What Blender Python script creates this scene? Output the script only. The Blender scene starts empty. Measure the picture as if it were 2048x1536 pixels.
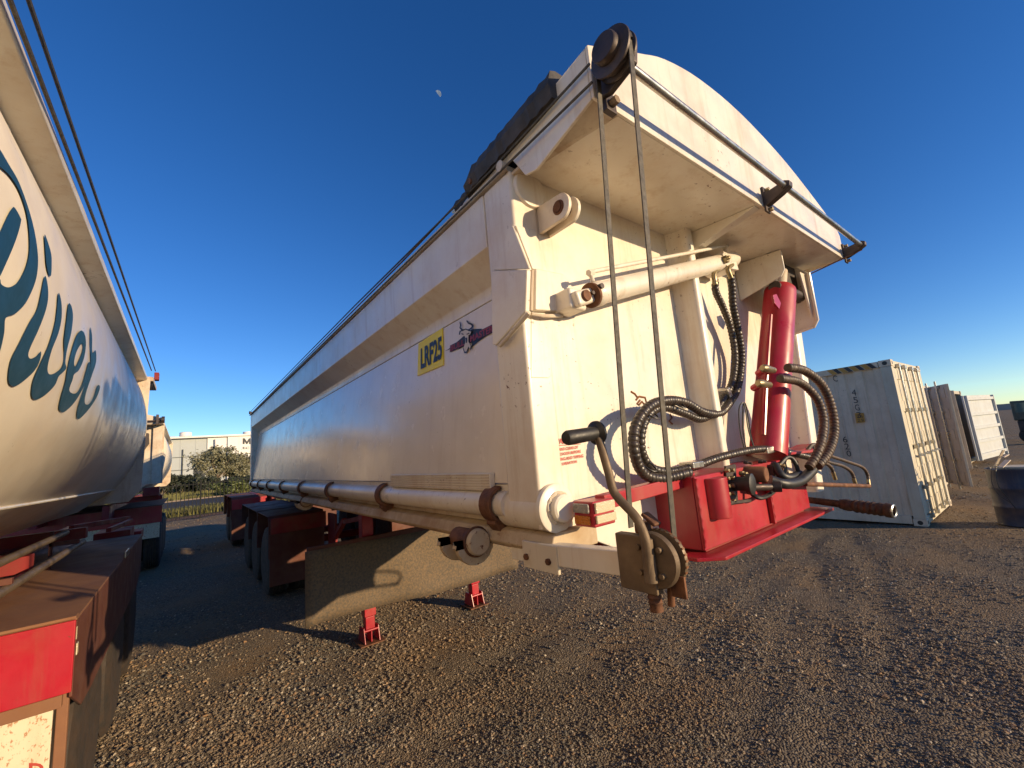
import bpy, bmesh, math, random
from math import sin, cos, pi, radians, sqrt, atan2
from mathutils import Vector, Matrix
from mathutils.geometry import delaunay_2d_cdt
random.seed(7)
scene = bpy.context.scene
col = scene.collection

# ------------------------------------------------------------------ camera
CAM_H = 1.85
FPX = 845.55                      # focal length in pixels of a 2048 px wide picture
YAW, PITCH, ROLL = radians(37.924), radians(8.809), radians(-4.933)
fw = Vector((sin(YAW)*cos(PITCH), cos(YAW)*cos(PITCH), sin(PITCH)))
r0 = Vector((cos(YAW), -sin(YAW), 0)); u0 = r0.cross(fw)
rt = r0*cos(ROLL) + u0*sin(ROLL); up = u0*cos(ROLL) - r0*sin(ROLL)
camd = bpy.data.cameras.new('camera'); cam = bpy.data.objects.new('camera', camd); col.objects.link(cam)
camd.sensor_width = 36; camd.lens = FPX/2048*36; camd.clip_start = .05; camd.clip_end = 20000
cam.matrix_world = Matrix(((rt.x, up.x, -fw.x, 0), (rt.y, up.y, -fw.y, 0), (rt.z, up.z, -fw.z, CAM_H), (0, 0, 0, 1)))
scene.camera = cam

# ------------------------------------------------------------------ sky, sun, exposure
SUN_DIR = Vector((.5, -1, .23)).normalized()          # towards the sun
world = bpy.data.worlds.new('World'); scene.world = world; world.use_nodes = True
wn = world.node_tree.nodes; wl = world.node_tree.links
sky = wn.new('ShaderNodeTexSky'); sky.sky_type = 'NISHITA'; sky.sun_disc = False
sky.sun_elevation = math.asin(SUN_DIR.z); sky.sun_rotation = atan2(SUN_DIR.x, SUN_DIR.y)
sky.air_density = .8; sky.dust_density = 0.0; sky.ozone_density = 3.0
bg = wn['Background']; bg.inputs['Strength'].default_value = .15
hsv = wn.new('ShaderNodeHueSaturation'); hsv.inputs['Saturation'].default_value = 1.22; hsv.inputs['Hue'].default_value = .512
wl.new(sky.outputs[0], hsv.inputs['Color']); wl.new(hsv.outputs[0], bg.inputs[0])
sund = bpy.data.lights.new('sun', 'SUN'); sund.energy = 5.0; sund.angle = radians(.6); sund.color = (1, .755, .46)
sun = bpy.data.objects.new('sun', sund); col.objects.link(sun)
sun.rotation_euler = (-SUN_DIR).to_track_quat('-Z', 'Y').to_euler()
vs = scene.view_settings; vs.view_transform = 'Standard'; vs.look = 'None'; vs.gamma = 1; vs.exposure = 0.28
scene.render.engine = 'CYCLES'

# ------------------------------------------------------------------ photo pixel -> point on a known plane
CP = Vector((0, 0, CAM_H))
def ray(px, py): return fw + rt*((px-1024)/FPX) - up*((py-768)/FPX)
def PX(px, py, X): d = ray(px, py); return CP + d*(X/d.x)
def PY(px, py, Y): d = ray(px, py); return CP + d*(Y/d.y)
def PZ(px, py, Z): d = ray(px, py); return CP + d*((Z-CAM_H)/d.z)

# ------------------------------------------------------------------ materials
def nodes_of(name):
    m = bpy.data.materials.new(name); m.use_nodes = True
    return m, m.node_tree.nodes, m.node_tree.links, m.node_tree.nodes['Principled BSDF']
def lin(c): return tuple(c)+(1,)
def mixrgb(n, l, fac, a, b):
    x = n.new('ShaderNodeMix'); x.data_type = 'RGBA'
    for s, v in ((0, fac), (6, a), (7, b)):
        if isinstance(v, (tuple, float, int)): x.inputs[s].default_value = v if isinstance(v, tuple) else v
        else: l.new(v, x.inputs[s])
    return x.outputs[2]
def noise(n, l, scale=5, detail=6, rough=.6, stretch=(1, 1, 1), off=0):
    tc = n.new('ShaderNodeTexCoord'); mp = n.new('ShaderNodeMapping')
    mp.inputs['Scale'].default_value = stretch; mp.inputs['Location'].default_value = (off, off*.7, off*.3)
    l.new(tc.outputs['Object'], mp.inputs[0])
    t = n.new('ShaderNodeTexNoise'); t.inputs['Scale'].default_value = scale; t.inputs['Detail'].default_value = detail; t.inputs['Roughness'].default_value = rough
    l.new(mp.outputs[0], t.inputs[0]); return t.outputs[0]
def ramp(n, l, src, a, b, va=0., vb=1.):
    r = n.new('ShaderNodeMapRange'); r.inputs[1].default_value = a; r.inputs[2].default_value = b
    r.inputs[3].default_value = va; r.inputs[4].default_value = vb; l.new(src, r.inputs[0]); return r.outputs[0]
def mul(n, l, a, b):
    m = n.new('ShaderNodeMath'); m.operation = 'MULTIPLY'
    for i, v in enumerate((a, b)):
        if isinstance(v, (int, float)): m.inputs[i].default_value = v
        else: l.new(v, m.inputs[i])
    return m.outputs[0]
def bump(n, l, p, src, strength=.2, dist=.01):
    b = n.new('ShaderNodeBump'); b.inputs['Strength'].default_value = strength; b.inputs['Distance'].default_value = dist
    l.new(src, b.inputs['Height']); l.new(b.outputs[0], p.inputs['Normal'])
def paint(name, base, dust=(.36, .20, .09), dust_amt=.4, streak=.4, rust=.15, rough=.32, coat=.3, metal=0., spots=.0, var=.06, bmp=.06, spec=.5):
    """weathered paint: base colour, dust film, run-down streaks, rust flecks, uneven gloss"""
    m, n, l, p = nodes_of(name)
    v = noise(n, l, 2.2, 5, .6)
    dk = tuple(c*(1-var*2.2) for c in base)
    c = mixrgb(n, l, ramp(n, l, v, .3, .7), lin(dk), lin(base))
    d1 = ramp(n, l, noise(n, l, 3.1, 8, .68, off=3.3), .45, .78, 0, dust_amt)
    c = mixrgb(n, l, d1, c, lin(dust))
    s = ramp(n, l, noise(n, l, 9, 6, .7, (1.6, 1.6, .12), 7.1), .52, .8, 0, streak)
    c = mixrgb(n, l, s, c, lin(tuple(x*.85 for x in dust)))
    rn = noise(n, l, 46, 4, .65, off=1.9); msk = ramp(n, l, noise(n, l, 2.4, 3, .5, off=9.2), .5, .66)
    rs = mul(n, l, ramp(n, l, rn, .66-.05*rust, .70-.05*rust), mul(n, l, msk, min(1, rust*3)))
    c = mixrgb(n, l, rs, c, lin((.13, .045, .018)))
    if spots:
        sp = ramp(n, l, noise(n, l, 75, 4, .65, (1, 1, .6), off=4.4), .56, .62, 0, spots)
        c = mixrgb(n, l, sp, c, lin((.34, .13, .04)))
    l.new(c, p.inputs['Base Color'])
    l.new(ramp(n, l, noise(n, l, 6, 6, .6, off=2), .3, .75, rough*.75, min(1, rough*1.6)), p.inputs['Roughness'])
    p.inputs['Metallic'].default_value = metal
    p.inputs['Coat Weight'].default_value = coat; p.inputs['Coat Roughness'].default_value = .18
    p.inputs['Specular IOR Level'].default_value = spec
    bump(n, l, p, noise(n, l, 26, 4, .6), bmp, .004)
    return m
def plain(name, c, rough=.6, metal=0., var=.25, scale=8, bmp=.1, c2=None, coat=0., fine=40):
    m, n, l, p = nodes_of(name)
    a = c2 or tuple(x*(1-var) for x in c)
    l.new(mixrgb(n, l, ramp(n, l, noise(n, l, scale, 7, .65), .35, .68), lin(a), lin(c)), p.inputs['Base Color'])
    l.new(ramp(n, l, noise(n, l, scale*2.3, 4, .6, off=5), .3, .7, rough*.8, min(1, rough*1.2)), p.inputs['Roughness'])
    p.inputs['Metallic'].default_value = metal; p.inputs['Coat Weight'].default_value = coat
    if bmp: bump(n, l, p, noise(n, l, fine, 5, .65), bmp, .006)
    return m
M = {}
M['cream'] = paint('cream_paint', (.80, .74, .625), dust=(.50, .31, .15), dust_amt=.42, streak=.55, rust=.45, rough=.36, coat=.25)
M['door'] = paint('gloss_cream_paint', (.81, .725, .59), dust=(.45, .3, .17), dust_amt=.16, streak=.2, rust=.2, rough=.2, coat=.28, bmp=.015, spec=.4)
M['tank'] = paint('tank_cream_paint', (.80, .715, .57), dust=(.5, .33, .18), dust_amt=.25, streak=.03, rust=.0, rough=.36, coat=.12, bmp=.008, spec=.35)
M['cream_dirty'] = paint('dirty_cream_paint', (.66, .58, .45), dust=(.30, .14, .05), dust_amt=.75, streak=.6, rust=.7, rough=.55, coat=0)
M['red'] = paint('red_paint', (.41, .011, .026), dust=(.34, .13, .07), dust_amt=.36, streak=.4, rust=.5, rough=.36, coat=.2, var=.1)
M['red_dusty'] = paint('dusty_red_paint', (.26, .016, .015), dust=(.17, .06, .028), dust_amt=.9, streak=.5, rust=.4, rough=.6, coat=0, var=.12)
M['guard'] = paint('shade_toned_dusty_mudguard', (.11, .032, .02), dust=(.15, .062, .03), dust_amt=1., streak=.5, rust=.3, rough=.75, coat=0)  # dusty red-brown, base darkened to put the mudguards' shade into the colour
M['guard_sunlit'] = paint('sunlit_toned_dusty_mudguard', (.22, .10, .05), dust=(.30, .145, .06), dust_amt=.9, streak=.3, rust=.2, rough=.8, coat=0)  # lighter copy of the dusty mudguard colour, with the sunlit tone painted in
M['sill'] = paint('mud_stained_sill_paint', (.52, .41, .27), dust=(.27, .135, .05), dust_amt=1., streak=.7, rust=1., rough=.65, coat=0)
M['tube'] = plain('grimy_air_tube', (.13, .075, .045), .7, .3, scale=22, bmp=.4, c2=(.04, .028, .022))
M['rust'] = plain('rusted_steel', (.23, .10, .045), .75, .25, scale=14, bmp=.35, c2=(.075, .032, .018))
M['steel_dusty'] = plain('dusty_steel', (.23, .165, .10), .6, .35, scale=9, bmp=.2, c2=(.12, .085, .055))
M['dark_steel'] = plain('dark_worn_steel', (.085, .06, .05), .5, .4, scale=12, bmp=.2, c2=(.035, .03, .03))
M['black'] = plain('black_rubber', (.022, .021, .021), .5, scale=20, bmp=.15)
M['hose'] = plain('black_spiral_hose', (.026, .024, .023), .38, scale=30, bmp=.1, c2=(.055, .04, .03))
M['hose_dusty'] = plain('dusty_spiral_hose', (.035, .03, .028), .55, scale=26, bmp=.2, c2=(.11, .065, .038))
M['strap'] = plain('weathered_drive_strap', (.10, .085, .06), .7, scale=40, bmp=.2, c2=(.045, .04, .035))
M['zinc'] = plain('galvanised_tube', (.55, .53, .48), .3, .9, var=.3, scale=10, bmp=.05)
M['fitting'] = plain('plated_fitting', (.42, .34, .2), .4, .8, var=.4, scale=30, bmp=.1)
M['tarp'] = plain('black_tarpaulin', (.028, .027, .028), .75, scale=9, bmp=.5, c2=(.06, .05, .045), fine=25)
M['rubber_flap'] = plain('mud_splashed_rubber', (.19, .125, .068), .9, scale=48, bmp=.4, c2=(.085, .07, .052), fine=90)
M['white_flap'] = paint('mud_spattered_white_flap', (.72, .62, .45), dust=(.5, .27, .10), dust_amt=.35, streak=.3, rust=0, rough=.6, coat=0, spots=.8)
M['tyre'] = plain('tyre_rubber', (.028, .024, .021), .85, scale=8, bmp=.3, c2=(.06, .038, .025))
M['white_paint'] = paint('container_white', (.74, .61, .44), dust=(.36, .24, .13), dust_amt=.4, streak=.6, rust=.6, rough=.5, coat=0)
M['grey_paint'] = paint('container_grey', (.52, .46, .36), dust=(.30, .21, .12), dust_amt=.4, streak=.5, rust=.4, rough=.55, coat=0)
M['cont_cream'] = paint('container_cream', (.62, .56, .42), dust=(.4, .25, .1), dust_amt=.3, streak=.4, rust=.5, rough=.5, coat=0)
M['door_inside'] = paint('container_door_lining', (.55, .58, .58), dust=(.4, .36, .28), dust_amt=.3, streak=.3, rust=.1, rough=.55, coat=0)
M['drum'] = paint('faded_blue_drum', (.028, .034, .06), dust=(.20, .13, .08), dust_amt=.5, streak=.4, rust=.6, rough=.5, coat=.1)
M['yellow'] = plain('reflective_yellow', (.86, .70, .004), .45, var=.08, scale=12, bmp=0)
M['decal_black'] = plain('black_vinyl', (.018, .018, .02), .45, bmp=0)
M['decal_red'] = plain('dark_red_vinyl', (.30, .03, .028), .45, bmp=0)
M['decal_white'] = plain('off_white_vinyl', (.62, .56, .48), .45, bmp=0, var=.1)
M['warn_red'] = plain('red_vinyl_lettering', (.52, .07, .05), .5, bmp=0, var=.35, scale=60)
M['letter_blue'] = plain('blue_green_vinyl', (.012, .068, .11), .55, var=.12, scale=4, bmp=0)
M['orange_letters'] = plain('orange_decal', (.55, .28, .04), .5, bmp=0)
M['chalk'] = plain('paint_marker', (.30, .12, .04), .7, bmp=0, var=.4)
M['galv_grey'] = plain('warehouse_cladding_grey', (.40, .43, .42), .5, var=.06, scale=.3, bmp=0)
M['clad_white'] = plain('warehouse_cladding_white', (.78, .75, .69), .5, var=.06, scale=.3, bmp=0)
M['dark_sign'] = plain('dark_sheet', (.03, .035, .035), .5, bmp=0)
M['fence'] = plain('black_powder_coat', (.012, .013, .012), .9, bmp=0)
M['bark'] = plain('pale_gum_bark', (.34, .27, .19), .85, scale=6, bmp=.4, c2=(.16, .12, .085))
M['cab_green'] = paint('dark_green_machine_paint', (.025, .05, .04), dust_amt=.4, streak=.3, rust=.2, rough=.35)
M['concrete'] = plain('concrete_kerb', (.26, .2, .15), .9, scale=4)
def lens(name, c, rough=.15, tr=.35):
    m, n, l, p = nodes_of(name); p.inputs['Base Color'].default_value = lin(c); p.inputs['Roughness'].default_value = rough
    p.inputs['Transmission Weight'].default_value = tr
    w = n.new('ShaderNodeTexVoronoi'); w.inputs['Scale'].default_value = 160
    tc = n.new('ShaderNodeTexCoord'); l.new(tc.outputs['Object'], w.inputs[0]); bump(n, l, p, w.outputs[0], .5, .003)
    return m
M['amber'] = lens('amber_lens', (.62, .20, .02)); M['clear'] = lens('clear_lens', (.72, .62, .42), .2, .2); M['grey_lens'] = lens('smoked_lens', (.30, .27, .24), .25, .2)
M['tail_red'] = lens('red_lens', (.45, .02, .02))
mg, n_, l_, p_ = nodes_of('tinted_glass'); p_.inputs['Base Color'].default_value = (.10, .17, .16, 1); p_.inputs['Roughness'].default_value = .06; p_.inputs['Metallic'].default_value = .3
M['glass'] = mg

# ------------------------------------------------------------------ mesh helpers
OFF = {}
def rootof(o):
    while o.parent: o = o.parent
    return o
class MB:
    def __init__(s): s.v = []; s.f = []
    def add(s, verts, faces):
        k = len(s.v); s.v += [tuple(v) for v in verts]; s.f += [tuple(i+k for i in f) for f in faces]; return s
    def box(s, x0, x1, y0, y1, z0, z1):
        return s.add([(x0,y0,z0),(x1,y0,z0),(x1,y1,z0),(x0,y1,z0),(x0,y0,z1),(x1,y0,z1),(x1,y1,z1),(x0,y1,z1)],
                     [(0,3,2,1),(4,5,6,7),(0,1,5,4),(1,2,6,5),(2,3,7,6),(3,0,4,7)])
    def obox(s, c, ax, ay, az, sx, sy, sz):
        c = Vector(c); ax, ay, az = (Vector(a).normalized() for a in (ax, ay, az))
        vs_ = [c + ax*(sx/2*i) + ay*(sy/2*j) + az*(sz/2*k) for k in (-1, 1) for (i, j) in ((-1,-1),(1,-1),(1,1),(-1,1))]
        return s.add(vs_, [(0,3,2,1),(4,5,6,7),(0,1,5,4),(1,2,6,5),(2,3,7,6),(3,0,4,7)])
    def beam(s, p0, p1, w, h, upv=(0,0,1)):
        p0, p1 = Vector(p0), Vector(p1); d = (p1-p0); L = d.length; d.normalize()
        sd = d.cross(Vector(upv)); 
        if sd.length < 1e-5: sd = d.cross(Vector((1,0,0)))
        sd.normalize(); u = sd.cross(d)
        return s.obox((p0+p1)/2, d, sd, u, L, w, h)
    def prism(s, pts, d):
        """closed polygon of 3D points swept by vector d"""
        d = Vector(d); n = len(pts); a = [Vector(p) for p in pts]; b = [p+d for p in a]
        nrm = Vector((0,0,0))
        for i in range(n): nrm += a[i].cross(a[(i+1) % n])
        if nrm.dot(d) > 0: a.reverse(); b.reverse()
        f = [tuple(range(n)), tuple(range(2*n-1, n-1, -1))] + [(i, i+n, (i+1) % n+n, (i+1) % n) for i in range(n)]
        return s.add(a+b, [f[0], f[1]] + f[2:])
    def tube(s, path, r, seg=12, cap=True, closed=False, radii=None):
        P = [Vector(p) for p in path]; n = len(P); rings = []
        t0 = (P[1]-P[0]).normalized(); ref = Vector((0,0,1)) if abs(t0.z) < .9 else Vector((1,0,0))
        nv = t0.cross(ref).normalized()
        for i in range(n):
            t = (P[min(i+1, n-1)]-P[max(i-1, 0)]).normalized()
            nv = (nv - t*nv.dot(t)).normalized(); bv = t.cross(nv)
            rr = radii[i] if radii else r
            rings.append([P[i] + (nv*cos(2*pi*k/seg) + bv*sin(2*pi*k/seg))*rr for k in range(seg)])
        vs_ = [v for q in rings for v in q]; f = []
        for i in range(n-1):
            for k in range(seg):
                a, b = i*seg+k, i*seg+(k+1) % seg; f.append((a, b, b+seg, a+seg))
        if cap: f += [tuple(range(seg-1, -1, -1)), tuple((n-1)*seg+k for k in range(seg))]
        return s.add(vs_, f)
    def cyl(s, p0, p1, r, seg=20, r2=None):
        return s.tube([p0, p1], r, seg, radii=[r, r if r2 is None else r2])
    def lathe(s, p, axis, prof, seg=28):
        """prof: (along axis, radius) pairs"""
        p = Vector(p); a = Vector(axis).normalized()
        return s.tube_profile([p+a*t for t, _ in prof], a, [r for _, r in prof], seg)
    def tube_profile(s, C, a, R, seg):
        ref = Vector((0,0,1)) if abs(a.z) < .9 else Vector((1,0,0)); nv = a.cross(ref).normalized(); bv = a.cross(nv)
        vs_ = [C[i] + (nv*cos(2*pi*k/seg)+bv*sin(2*pi*k/seg))*R[i] for i in range(len(C)) for k in range(seg)]; f = []
        for i in range(len(C)-1):
            for k in range(seg):
                x, y = i*seg+k, i*seg+(k+1) % seg; f.append((x, y, y+seg, x+seg))
        f += [tuple(range(seg-1, -1, -1)), tuple((len(C)-1)*seg+k for k in range(seg))]
        return s.add(vs_, f)
    def build(s, name, mat, parent=None, bevel=0, smooth=None):
        off = OFF.get(rootof(parent).name, Vector((0,0,0))) if parent else Vector((0,0,0))
        me = bpy.data.meshes.new(name); me.from_pydata([tuple(Vector(v)-off) for v in s.v], [], s.f)
        bm = bmesh.new(); bm.from_mesh(me); bmesh.ops.recalc_face_normals(bm, faces=bm.faces); bm.to_mesh(me); bm.free()
        me.materials.append(M[mat] if isinstance(mat, str) else mat)
        o = bpy.data.objects.new(name, me); col.objects.link(o); o.parent = parent
        me.polygons.foreach_set('use_smooth', [True]*len(me.polygons))
        me.set_sharp_from_angle(angle=radians(smooth if smooth is not None else 38))
        if bevel:
            b = o.modifiers.new('bevel', 'BEVEL'); b.width = bevel; b.segments = 2; b.limit_method = 'ANGLE'; b.angle_limit = radians(40); b.harden_normals = True
        return o
def thing(name, label, cat, loc=(0,0,0), group=None):
    o = bpy.data.objects.new(name, None); col.objects.link(o); o.location = loc; o.empty_display_size = .2
    o['label'] = label; o['category'] = cat
    if group: o['group'] = group
    OFF[o.name] = Vector(loc); return o
def tag(o, label, cat, group=None):
    o['label'] = label; o['category'] = cat
    if group: o['group'] = group
    return o
def smoothpath(pts, n=8):
    """Catmull-Rom through 3D points"""
    P = [Vector(p) for p in pts]; P = [P[0]*2-P[1]] + P + [P[-1]*2-P[-2]]; out = []
    for i in range(1, len(P)-2):
        a, b, c, d = P[i-1:i+3]
        for k in range(n):
            t = k/n; out.append(.5*((2*b) + (c-a)*t + (2*a-5*b+4*c-d)*t*t + (3*b-a-3*c+d)*t**3))
    out.append(P[-2]); return out
def resample(path, step):
    L = [0]
    for a, b in zip(path, path[1:]): L.append(L[-1]+(b-a).length)
    n = max(2, int(L[-1]/step)+1); out = []; j = 0
    for i in range(n):
        s_ = L[-1]*i/(n-1)
        while j < len(L)-2 and L[j+1] < s_: j += 1
        t = (s_-L[j])/max(1e-9, L[j+1]-L[j]); out.append(path[j].lerp(path[j+1], t))
    return out
def spiral_hose(name, pts, r, mat, parent, band=.021, depth=.13):
    """protective spiral wrap: rounded bands with grooves between"""
    p = resample(smoothpath(pts, 10), band/6)
    prof = (1-depth, .97, 1.02, 1.03, 1.02, .97)
    return MB().tube(p, r, 10, radii=[r*prof[i % 6]*(1+.02*sin(i*1.7)) for i in range(len(p))]).build(name, mat, parent, smooth=50)
def in_poly(x, y, poly):
    c = False; j = len(poly)-1
    for i in range(len(poly)):
        xi, yi = poly[i]; xj, yj = poly[j]
        if (yi > y) != (yj > y) and x < (xj-xi)*(y-yi)/(yj-yi)+xi: c = not c
        j = i
    return c
def flat_shape(outer, holes, fn, grid=0):
    """triangulate a 2D outline (with holes) and carry it onto a surface with fn(u, v)"""
    loops = [outer]+list(holes); vs2 = []; ed = []
    for lp in loops:
        k = len(vs2); vs2 += [Vector(p) for p in lp]; ed += [(k+i, k+(i+1) % len(lp)) for i in range(len(lp))]
    if grid:
        xs = [p[0] for p in outer]; ys = [p[1] for p in outer]; y = min(ys)
        while y < max(ys):
            x = min(xs)
            while x < max(xs):
                if in_poly(x, y, outer): vs2.append(Vector((x+random.random()*.1, y)))
                x += grid
            y += grid
    v, e, f, *_ = delaunay_2d_cdt(vs2, ed, [], 0, 1e-4)
    m = MB(); fs = []
    for t in f:
        cx = sum(v[i].x for i in t)/len(t); cy = sum(v[i].y for i in t)/len(t)
        if in_poly(cx, cy, outer) and not any(in_poly(cx, cy, h) for h in holes): fs.append(tuple(t))
    return m.add([fn(p.x, p.y) for p in v], fs)
def curve2d(pts, n=5, closed=True):
    P = [Vector((p[0], p[1], 0)) for p in pts]; out = []
    N = len(P)
    for i in range(N if closed else N-1):
        a, b, c, d = P[(i-1) % N], P[i], P[(i+1) % N], P[(i+2) % N]
        for k in range(n):
            t = k/n; q = .5*((2*b)+(c-a)*t+(2*a-5*b+4*c-d)*t*t+(3*b-a-3*c+d)*t**3); out.append((q.x, q.y))
    return out
def text2d(s, align='CENTER', bold=0.):
    cu = bpy.data.curves.new('txt', 'FONT'); cu.body = s; cu.align_x = align; cu.offset = bold; cu.resolution_u = 3
    o = bpy.data.objects.new('txt', cu); col.objects.link(o)
    me = bpy.data.meshes.new_from_object(o.evaluated_get(bpy.context.evaluated_depsgraph_get()))
    vs_ = [(v.co.x, v.co.y) for v in me.vertices]; fs = [tuple(p.vertices) for p in me.polygons]
    bpy.data.objects.remove(o); bpy.data.curves.remove(cu); bpy.data.meshes.remove(me)
    return vs_, fs
def text_on(name, s, fn, mat, parent, u0_, u1_, v0, v1, bold=0.):
    """lettering stretched to the box u0..u1, v0..v1 and carried by fn(u, v)"""
    vs_, fs = text2d(s, 'LEFT', bold)
    xs = [p[0] for p in vs_]; ys = [p[1] for p in vs_]; a, b, c, d = min(xs), max(xs), min(ys), max(ys)
    return MB().add([fn(u0_+(x-a)/(b-a)*(u1_-u0_), v0+(y-c)/(d-c)*(v1-v0)) for x, y in vs_], fs).build(name, mat, parent)
def child_copy(src, parent, loc=None):
    c = src.copy(); col.objects.link(c); c.parent = parent
    if loc is not None: c.location = loc
    for k in ('label', 'category', 'group'):
        if k in c: del c[k]
    return c

# ================================================================== the white side tipper in the middle
XS, YF, YP, YROD, YRED, ZT = .97, 1.152, .712, .617, .954, 2.93
YR = 9.55
T = thing('side_tipper_trailer', 'cream white side tipper trailer with red chassis, front hoist and rolled tarp cover', 'trailer', (2.2, 5.2, 0))
def P(mb, name, mat, par=T, bevel=.004, **k): return mb.build(name, mat, par, bevel, **k)

# --- bin
P(MB().prism([(.975,YF,1.57),(1.12,YF,1.55),(1.20,YF,1.50),(1.40,YF,1.41),(1.66,YF,1.365),(3.30,YF,1.365),(3.36,YF,1.6),(3.44,YF,ZT),(.975,YF,ZT)], (0,.02,0)), 'front_wall', 'cream')
P(MB().box(XS,1.10,YF-.004,1.334,1.60,ZT), 'corner_post', 'cream', bevel=.014)
P(MB().box(XS,1.10,9.38,YR,1.60,ZT), 'corner_post', 'cream', bevel=.014)
bandp = [(XS,2.925),(XS,2.69),(1.085,2.60),(1.092,2.59),(1.092,2.535),(1.16,2.535),(1.16,2.925)]
P(MB().prism([(x,1.335,z) for x, z in bandp], (0,8.044,0)), 'side_top_band', 'cream', bevel=.004)
P(MB().box(XS-.012,1.12,1.16,YR,2.931,2.957), 'top_rail', 'cream_dirty', bevel=.006)
door = P(MB().prism([(1.086,1.337,2.528),(.992,1.337,1.722),(1.03,1.337,1.722),(1.12,1.337,2.528)], (0,8.04,0)), 'side_door', 'door')
P(MB().box(1.0,1.1,1.337,9.378,1.60,1.718), 'door_sill', 'cream')
P(MB().box(1.03,3.30,1.175,9.5,1.56,1.60), 'bin_floor', 'cream_dirty')
P(MB().prism([(3.36,1.175,1.6),(3.44,1.175,ZT),(3.39,1.175,ZT),(3.31,1.175,1.6)], (0,8.3,0)), 'bin_wall', 'cream')
P(MB().prism([(1.1,9.5,1.6),(3.36,9.5,1.6),(3.44,9.5,ZT),(1.1,9.5,ZT)], (0,.03,0)), 'rear_wall', 'cream')
P(MB().lathe((1.065,1.135,2.87), (0,1,0), [(0,.0),(0,.075),(.02,.082),(.03,.082)], 24), 'rail_end_cap', 'cream')

# --- door hinge line along the bottom
P(MB().cyl((1.038,YF-.004,1.628),(1.038,1.405,1.628),.076,32), 'hinge_barrel', 'cream', bevel=.004)
pip = P(MB().cyl((1.0,1.35,1.642),(1.0,YR-.05,1.642),.052,24), 'hinge_pipe', 'cream', bevel=0)
P(MB().lathe((1.03,YF-.03,1.637),(0,1,0),[(0,.0),(0,.078),(.004,.084),(.022,.084),(.025,.06)],32), 'end_flange','cream', pip, 0)
P(MB().lathe((1.035,YF-.062,1.637),(0,1,0),[(0,0),(0,.040),(.006,.047),(.034,.049)],28), 'end_cap','cream', pip, 0)
# weld bead around the cap
P(MB().tube([(1.035+.052*cos(a*pi/16), YF-.032+.003*sin(a*2.3), 1.637+.052*sin(a*pi/16)) for a in range(33)],.0065,6), 'weld_bead','cream_dirty', pip, 0)
saddle = []
for a in range(0,19):
    t = radians(95+a*14.0); saddle.append((cos(t), sin(t)))
knuck = None
for i, y in enumerate((1.44,2.64,3.86,4.98,6.10,7.20,8.22,9.15)):
    w = .075 if i == 0 else .06
    m = MB(); n = len(saddle)
    vs_ = []
    for (c, s_) in saddle:
        for yy, rr in ((y-w/2,.058),(y-w/2,.072),(y+w/2,.072),(y+w/2,.058)): vs_.append((1.0+c*rr, yy, 1.642+s_*rr))
    f = []
    for k in range(n-1):
        for q in range(4): f.append((k*4+q,(k+1)*4+q,(k+1)*4+(q+1)%4,k*4+(q+1)%4))
    f += [(0,1,2,3),((n-1)*4+3,(n-1)*4+2,(n-1)*4+1,(n-1)*4)]
    m.add(vs_, f)
    m.prism([(.965,y-w*.4,1.60),(.955,y-w*.4,1.57),(1.0,y-w*.4,1.52),(1.09,y-w*.4,1.50),(1.09,y-w*.4,1.60)],(0,w*.8,0))
    P(m, 'hinge_knuckle', 'rust', bevel=.003)
lb = [(.985,1.548),(.968,1.505),(.985,1.487),(1.2,1.487),(1.2,1.559),(1.03,1.559)]
P(MB().prism([(x,1.11,z) for x,z in lb],(0,8.4,0)), 'lower_sill_beam','sill', bevel=.006)
st = P(MB().box(.968,.993,1.44,2.49,1.694,1.765), 'step_plate','cream', bevel=.003)
for k in range(6): P(MB().box(.9635,.9685,1.445,2.485,1.699+k*.0115,1.7045+k*.0115), 'tread_rib','cream_dirty', st, .001)
for k, (yb, px, py) in enumerate(((1.50,952,1083),(5.0,612,1003))):
    c = PY(px,py,yb); x0 = c.x
    for j, yy in enumerate((yb, yb+.13)):
        pts = [(x0-.09,yy,1.489),(x0-.086,yy,c.z)] + [(x0+.086*cos(pi+a*pi/8),yy,c.z-.002+.088*sin(pi+a*pi/8)) for a in range(1,8)] + [(x0+.086,yy,c.z),(x0+.12,yy,1.489)]
        lug = P(MB().prism(pts,(0,.028,0)), 'pivot_lug','sill', bevel=.004)
        if j == 0:
            P(MB().lathe((x0,yy-.03,c.z),(0,1,0),[(0,0),(0,.045),(.006,.05),(.03,.052)],26), 'pivot_pin','sill', lug, 0)
            P(MB().tube([(x0+.054*cos(a*pi/14),yy-.004,c.z+.054*sin(a*pi/14)) for a in range(29)],.006,6), 'pin_ring','rust', lug, 0)
    P(MB().cyl((x0,yb+.02,c.z),(x0,yb+.14,c.z),.045,18), 'pivot_pin','rust', bevel=0)

# --- bent corner doublers round the front post
def plate_on_front(pts, t, name, mat='cream', bevel=.006, y=YF): 
    return P(MB().prism([PY(px,py,y) for px,py in pts],(0,-t,0)), name, mat, bevel=bevel)
def plate_on_side(pts, t, name, mat='cream', bevel=.006, x=XS):
    return P(MB().prism([PX(px,py,x) for px,py in pts],(-t,0,0)), name, mat, bevel=bevel)
plate_on_side([(990,543),(1063,541),(1060,625),(1000,692),(993,690)], .022, 'corner_doubler')
plate_on_front([(1063,541),(1118,552),(1142,585),(1146,612),(1128,628),(1062,624)], .026, 'corner_doubler')
plate_on_side([(1022,452),(1028,452),(1062,539),(990,541)], .008, 'corner_doubler')
plate_on_front([(1028,452),(1070,462),(1092,545),(1062,540)], .010, 'corner_doubler')
plate_on_front([(1060,628),(1105,640),(1100,752),(1095,757),(1060,756)], .007, 'corner_doubler')
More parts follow.
